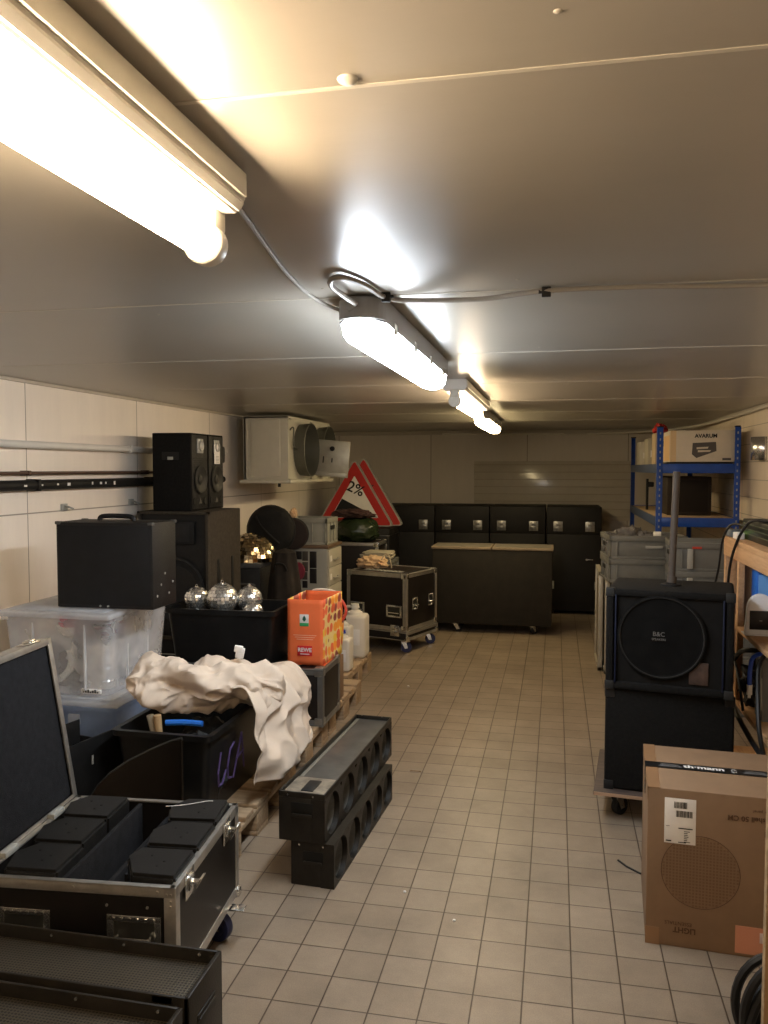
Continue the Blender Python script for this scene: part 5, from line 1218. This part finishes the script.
t = thing('amplifier', 'long green-black device on top of the plywood shelf unit', 'device', (.965, 3.80, 1.26))
MB().box(0, .32, 0, .80, 0, .105, .006).build('casing', P('green_black_enamel', (.014, .018, .012), .35, var=.3), t)
m = MB()
for z in (.03, .055, .08): m.box(-.003, 0, .01, .79, z, z+.004, .001)
m.build('trim_line', P('olive_trim', (.10, .11, .06), .4), t)
t = thing('router', 'flat grey device with a green light strip at the end of the plywood unit', 'device', (.915, 4.63, 1.26), .1)
MB().box(0, .2, 0, .10, 0, .04, .008).build('casing', P('blue_grey_plastic', (.12, .14, .16), .4), t); MB().box(.03, .10, -.002, 0, .018, .030, .001).build('light_strip', P('green_light', (.3, .6, .1), .4, emit=(.5, .9, .15), estr=.5), t); MB().box(.12, .18, -.002, 0, .010, .030, .001).build('socket_row', INK, t)
o = MB().box(0, .04, 0, .09, 0, .035, .004).build('white_carton', PAPER); o.location = (.915, 4.5, 1.26); tag(o, 'little white carton on the plywood unit beside the grey device', 'box')
t = thing('plastic_case', 'bright blue plastic case standing on the middle plywood shelf', 'case', (.965, 4.29, .835))
MB().box(0, .4, 0, .10, 0, .365, .02, 3).build('body', BLUEP, t); MB().box(.012, .39, -.006, 0, .02, .27, .008).build('front_relief', P('pale_blue_plastic', (.12, .34, .75), .35), t); MB().box(.06, .16, -.014, -.004, .17, .23, .005).build('catch', P('sky_blue', (.05, .25, .7), .3), t)
t = thing('display_stand', 'small white arch-topped device with a black screen at the shelf edge', 'device', (.885, 4.15, .835), 0)
ar = [(-.070, 0), (.070, 0), (.060, .13)]+[(.060*math.cos(a), .13+.068*math.sin(a)) for a in [PI*k/10 for k in range(1, 10)]]+[(-.060, .13)]
MB().prism(ar, -.015, .015, T=TR(.072, .0, 0, PI/2), b=.004).build('casing', P('glossy_white_plastic', (.80, .80, .82), .25), t)
MB().box(.022, .122, -.0175, -.015, .028, .118, .001).build('screen', P('dark_screen', (.03, .03, .035), .2), t); text(t, '••', .02, TR(.072, -.0180, .07, PI/2), LTGREY, .0003)
MB().box(.0, .145, -.03, .06, 0, .006, .002).build('foot', P('glossy_white_plastic', (.78, .78, .8), .25), t)
for i, (y, w_, c, lab) in enumerate(((4.0, .03, (.2, .2, .2), 'grey binder on the low plywood shelf, next to the blue plug cord'), (4.05, .035, (.5, .5, .48), 'white binder on the low plywood shelf'), (4.10, .04, (.12, .13, .15), 'dark slim case on the low plywood shelf'))):
    t = thing('binder', lab, 'binder', (.94, y, .46)); MB().box(0, .24, 0, w_, 0, .29, .003).build('cover', P('binder_%d' % i, c, .5), t); MB().box(-.001, 0, .006, w_-.006, .05, .2).build('spine_label', PAPER, t)
cable('blue_cord', [(.99, 3.95, .78), (.93, 3.96, .785), (.895, 3.99, .76), (.885, 4.0, .70), (.884, 4.0, .63)], .010, P('blue_cord_sheath', (.03, .08, .45), .4), 'short blue cord with a white plug hanging at the plywood shelf')
o = MB().cyl((0, 0, -.045), (0, 0, 0), .013, n=12).cyl((0, 0, -.06), (0, 0, -.045), .007, n=8).build('plug', PAPER); o.location = (.884, 4.0, .63); tag(o, 'white plug at the end of the blue cord', 'plug')
cable('black_cable', [(.96, 4.5, 1.33), (.91, 4.6, 1.33), (.88, 4.66, 1.25), (.87, 4.7, 1.1), (.86, 4.76, .98)], .006, CABLE, 'black cable dropping over the far end of the plywood unit')
cable('black_cable', [(1.0, 4.2, 1.372), (.93, 4.3, 1.36), (.885, 4.4, 1.22), (.88, 4.5, 1.05), (.88, 4.48, .9), (.88, 4.4, .75), (.88, 4.2, .60), (.88, 4.1, .48)], .007, CABLE, 'black cable curving down the front edge of the plywood unit')
cable('black_cable', [(1.0, 4.2, .74), (.92, 4.15, .76), (.885, 4.25, .72), (.875, 4.38, .6), (.875, 4.3, .46), (.88, 4.0, .40), (.885, 3.7, .38), (.885, 3.5, .37)], .012, CABLE, 'thick black cable looping out of the low plywood shelf')
cable('black_cable', [(.885, 3.72, .40), (.87, 3.74, .50), (.875, 3.80, .62), (.885, 3.85, .74), (.92, 3.9, .79)], .010, CABLE, 'black cable rising past the binders on the plywood unit')
lump('cable_heap', P('black_cable_heap', (.016, .016, .016), .5), (1.02, 4.25, .46), .10, .09, .14, 'heap of black cable at the back of the low plywood shelf', 'cables', 21, .5, 5)
# wall lamp
t = thing('wall_lamp', 'brushed silver half-cylinder lamp on the cream wall beyond the blue rack', 'wall lamp', (XR, 6.53, 1.69))
m = MB(); m.grid(lambda u, v: V((-.085*math.sin(PI*u)-.001, -.11*math.cos(PI*u), .17*v)), 20, 3); o = m.build('shade', P('brushed_silver', (.62, .62, .62), .25, .9), t); o.modifiers.new('s', 'SOLIDIFY').thickness = .002
MB().box(-.02, 0, -.03, .03, .05, .12, .004).build('bracket', WHITE, t)

# board edge and cable coil at the picture edge
t = thing('board', 'upright chipboard edge at the extreme side of the aisle, beside the cable coil', 'board', (.4745, 1.93, 0))
MB().box(0, .30, 0, .022, 0, 1.22, .002).build('sheet', mat_wood('chip_edge', (.33, .2, .1), (.22, .13, .06), 'Z'), t); MB().box(-.0015, 0, 0, .022, 0, 1.22).build('edge_band', P('worn_edge', (.30, .21, .12), .6, var=.5, scale=40), t)
t = thing('cable_coil', 'thick black cable coiled and leaning by the board edge on the floor', 'cable', (.625, 2.30, .15), 0, None, rot=(PI/2-.12, 0, .1))
m = MB(); pts = []
for k in range(36*6):
    a = 2*PI*k/36; r = .105+.028*math.sin(a/6*1.0)+.012*math.sin(k*.31); pts.append((r*math.cos(a), r*1.25*math.sin(a), .05*math.sin(k*.05)+.025*math.sin(k*.17)))
m.tube(pts, .0125, 8); m.build('loops', CABLE, t)
MB().tube([(.1+.02*math.cos(a), .0+.0, .03*math.sin(a)) for a in [2*PI*k/12 for k in range(12)]], .005, 6, closed=True).build('strap', RUBBER, t)
# small things on the floor
for i, (x, y, r, lab) in enumerate(((-.55, 3.02, .006, 'tiny white crumb on the tiles beside the stacked speaker bars'), (-.34, 2.86, .006, 'tiny white crumb on the tiles in mid-aisle'), (-1.06, 5.95, .01, 'white scrap on the floor near the jerrycan pallet'))):
    o = MB().sphere((0, 0, r*.5), r, 10, 6, (1, 1, .6)).build('floor_scrap', PAPER); o.location = (x, y, 0); tag(o, lab, 'scrap')
o = MB().tube([(-.03, 0, .003), (0, .003, .003), (.03, 0, .003)], .003, 6).build('wood_splinter', PALLET); o.location = (-.72, 4.27, 0); tag(o, 'small wood splinter lying on the tiles beyond the speaker bars', 'scrap')
o = MB().tube([(0, 0, .004), (.03, -.05, .004), (.08, -.10, .004)], .004, 6).build('cable_end', CABLE); o.location = (.27, 3.45, 0); tag(o, 'short black cable end on the floor beside the cardboard box', 'cable')
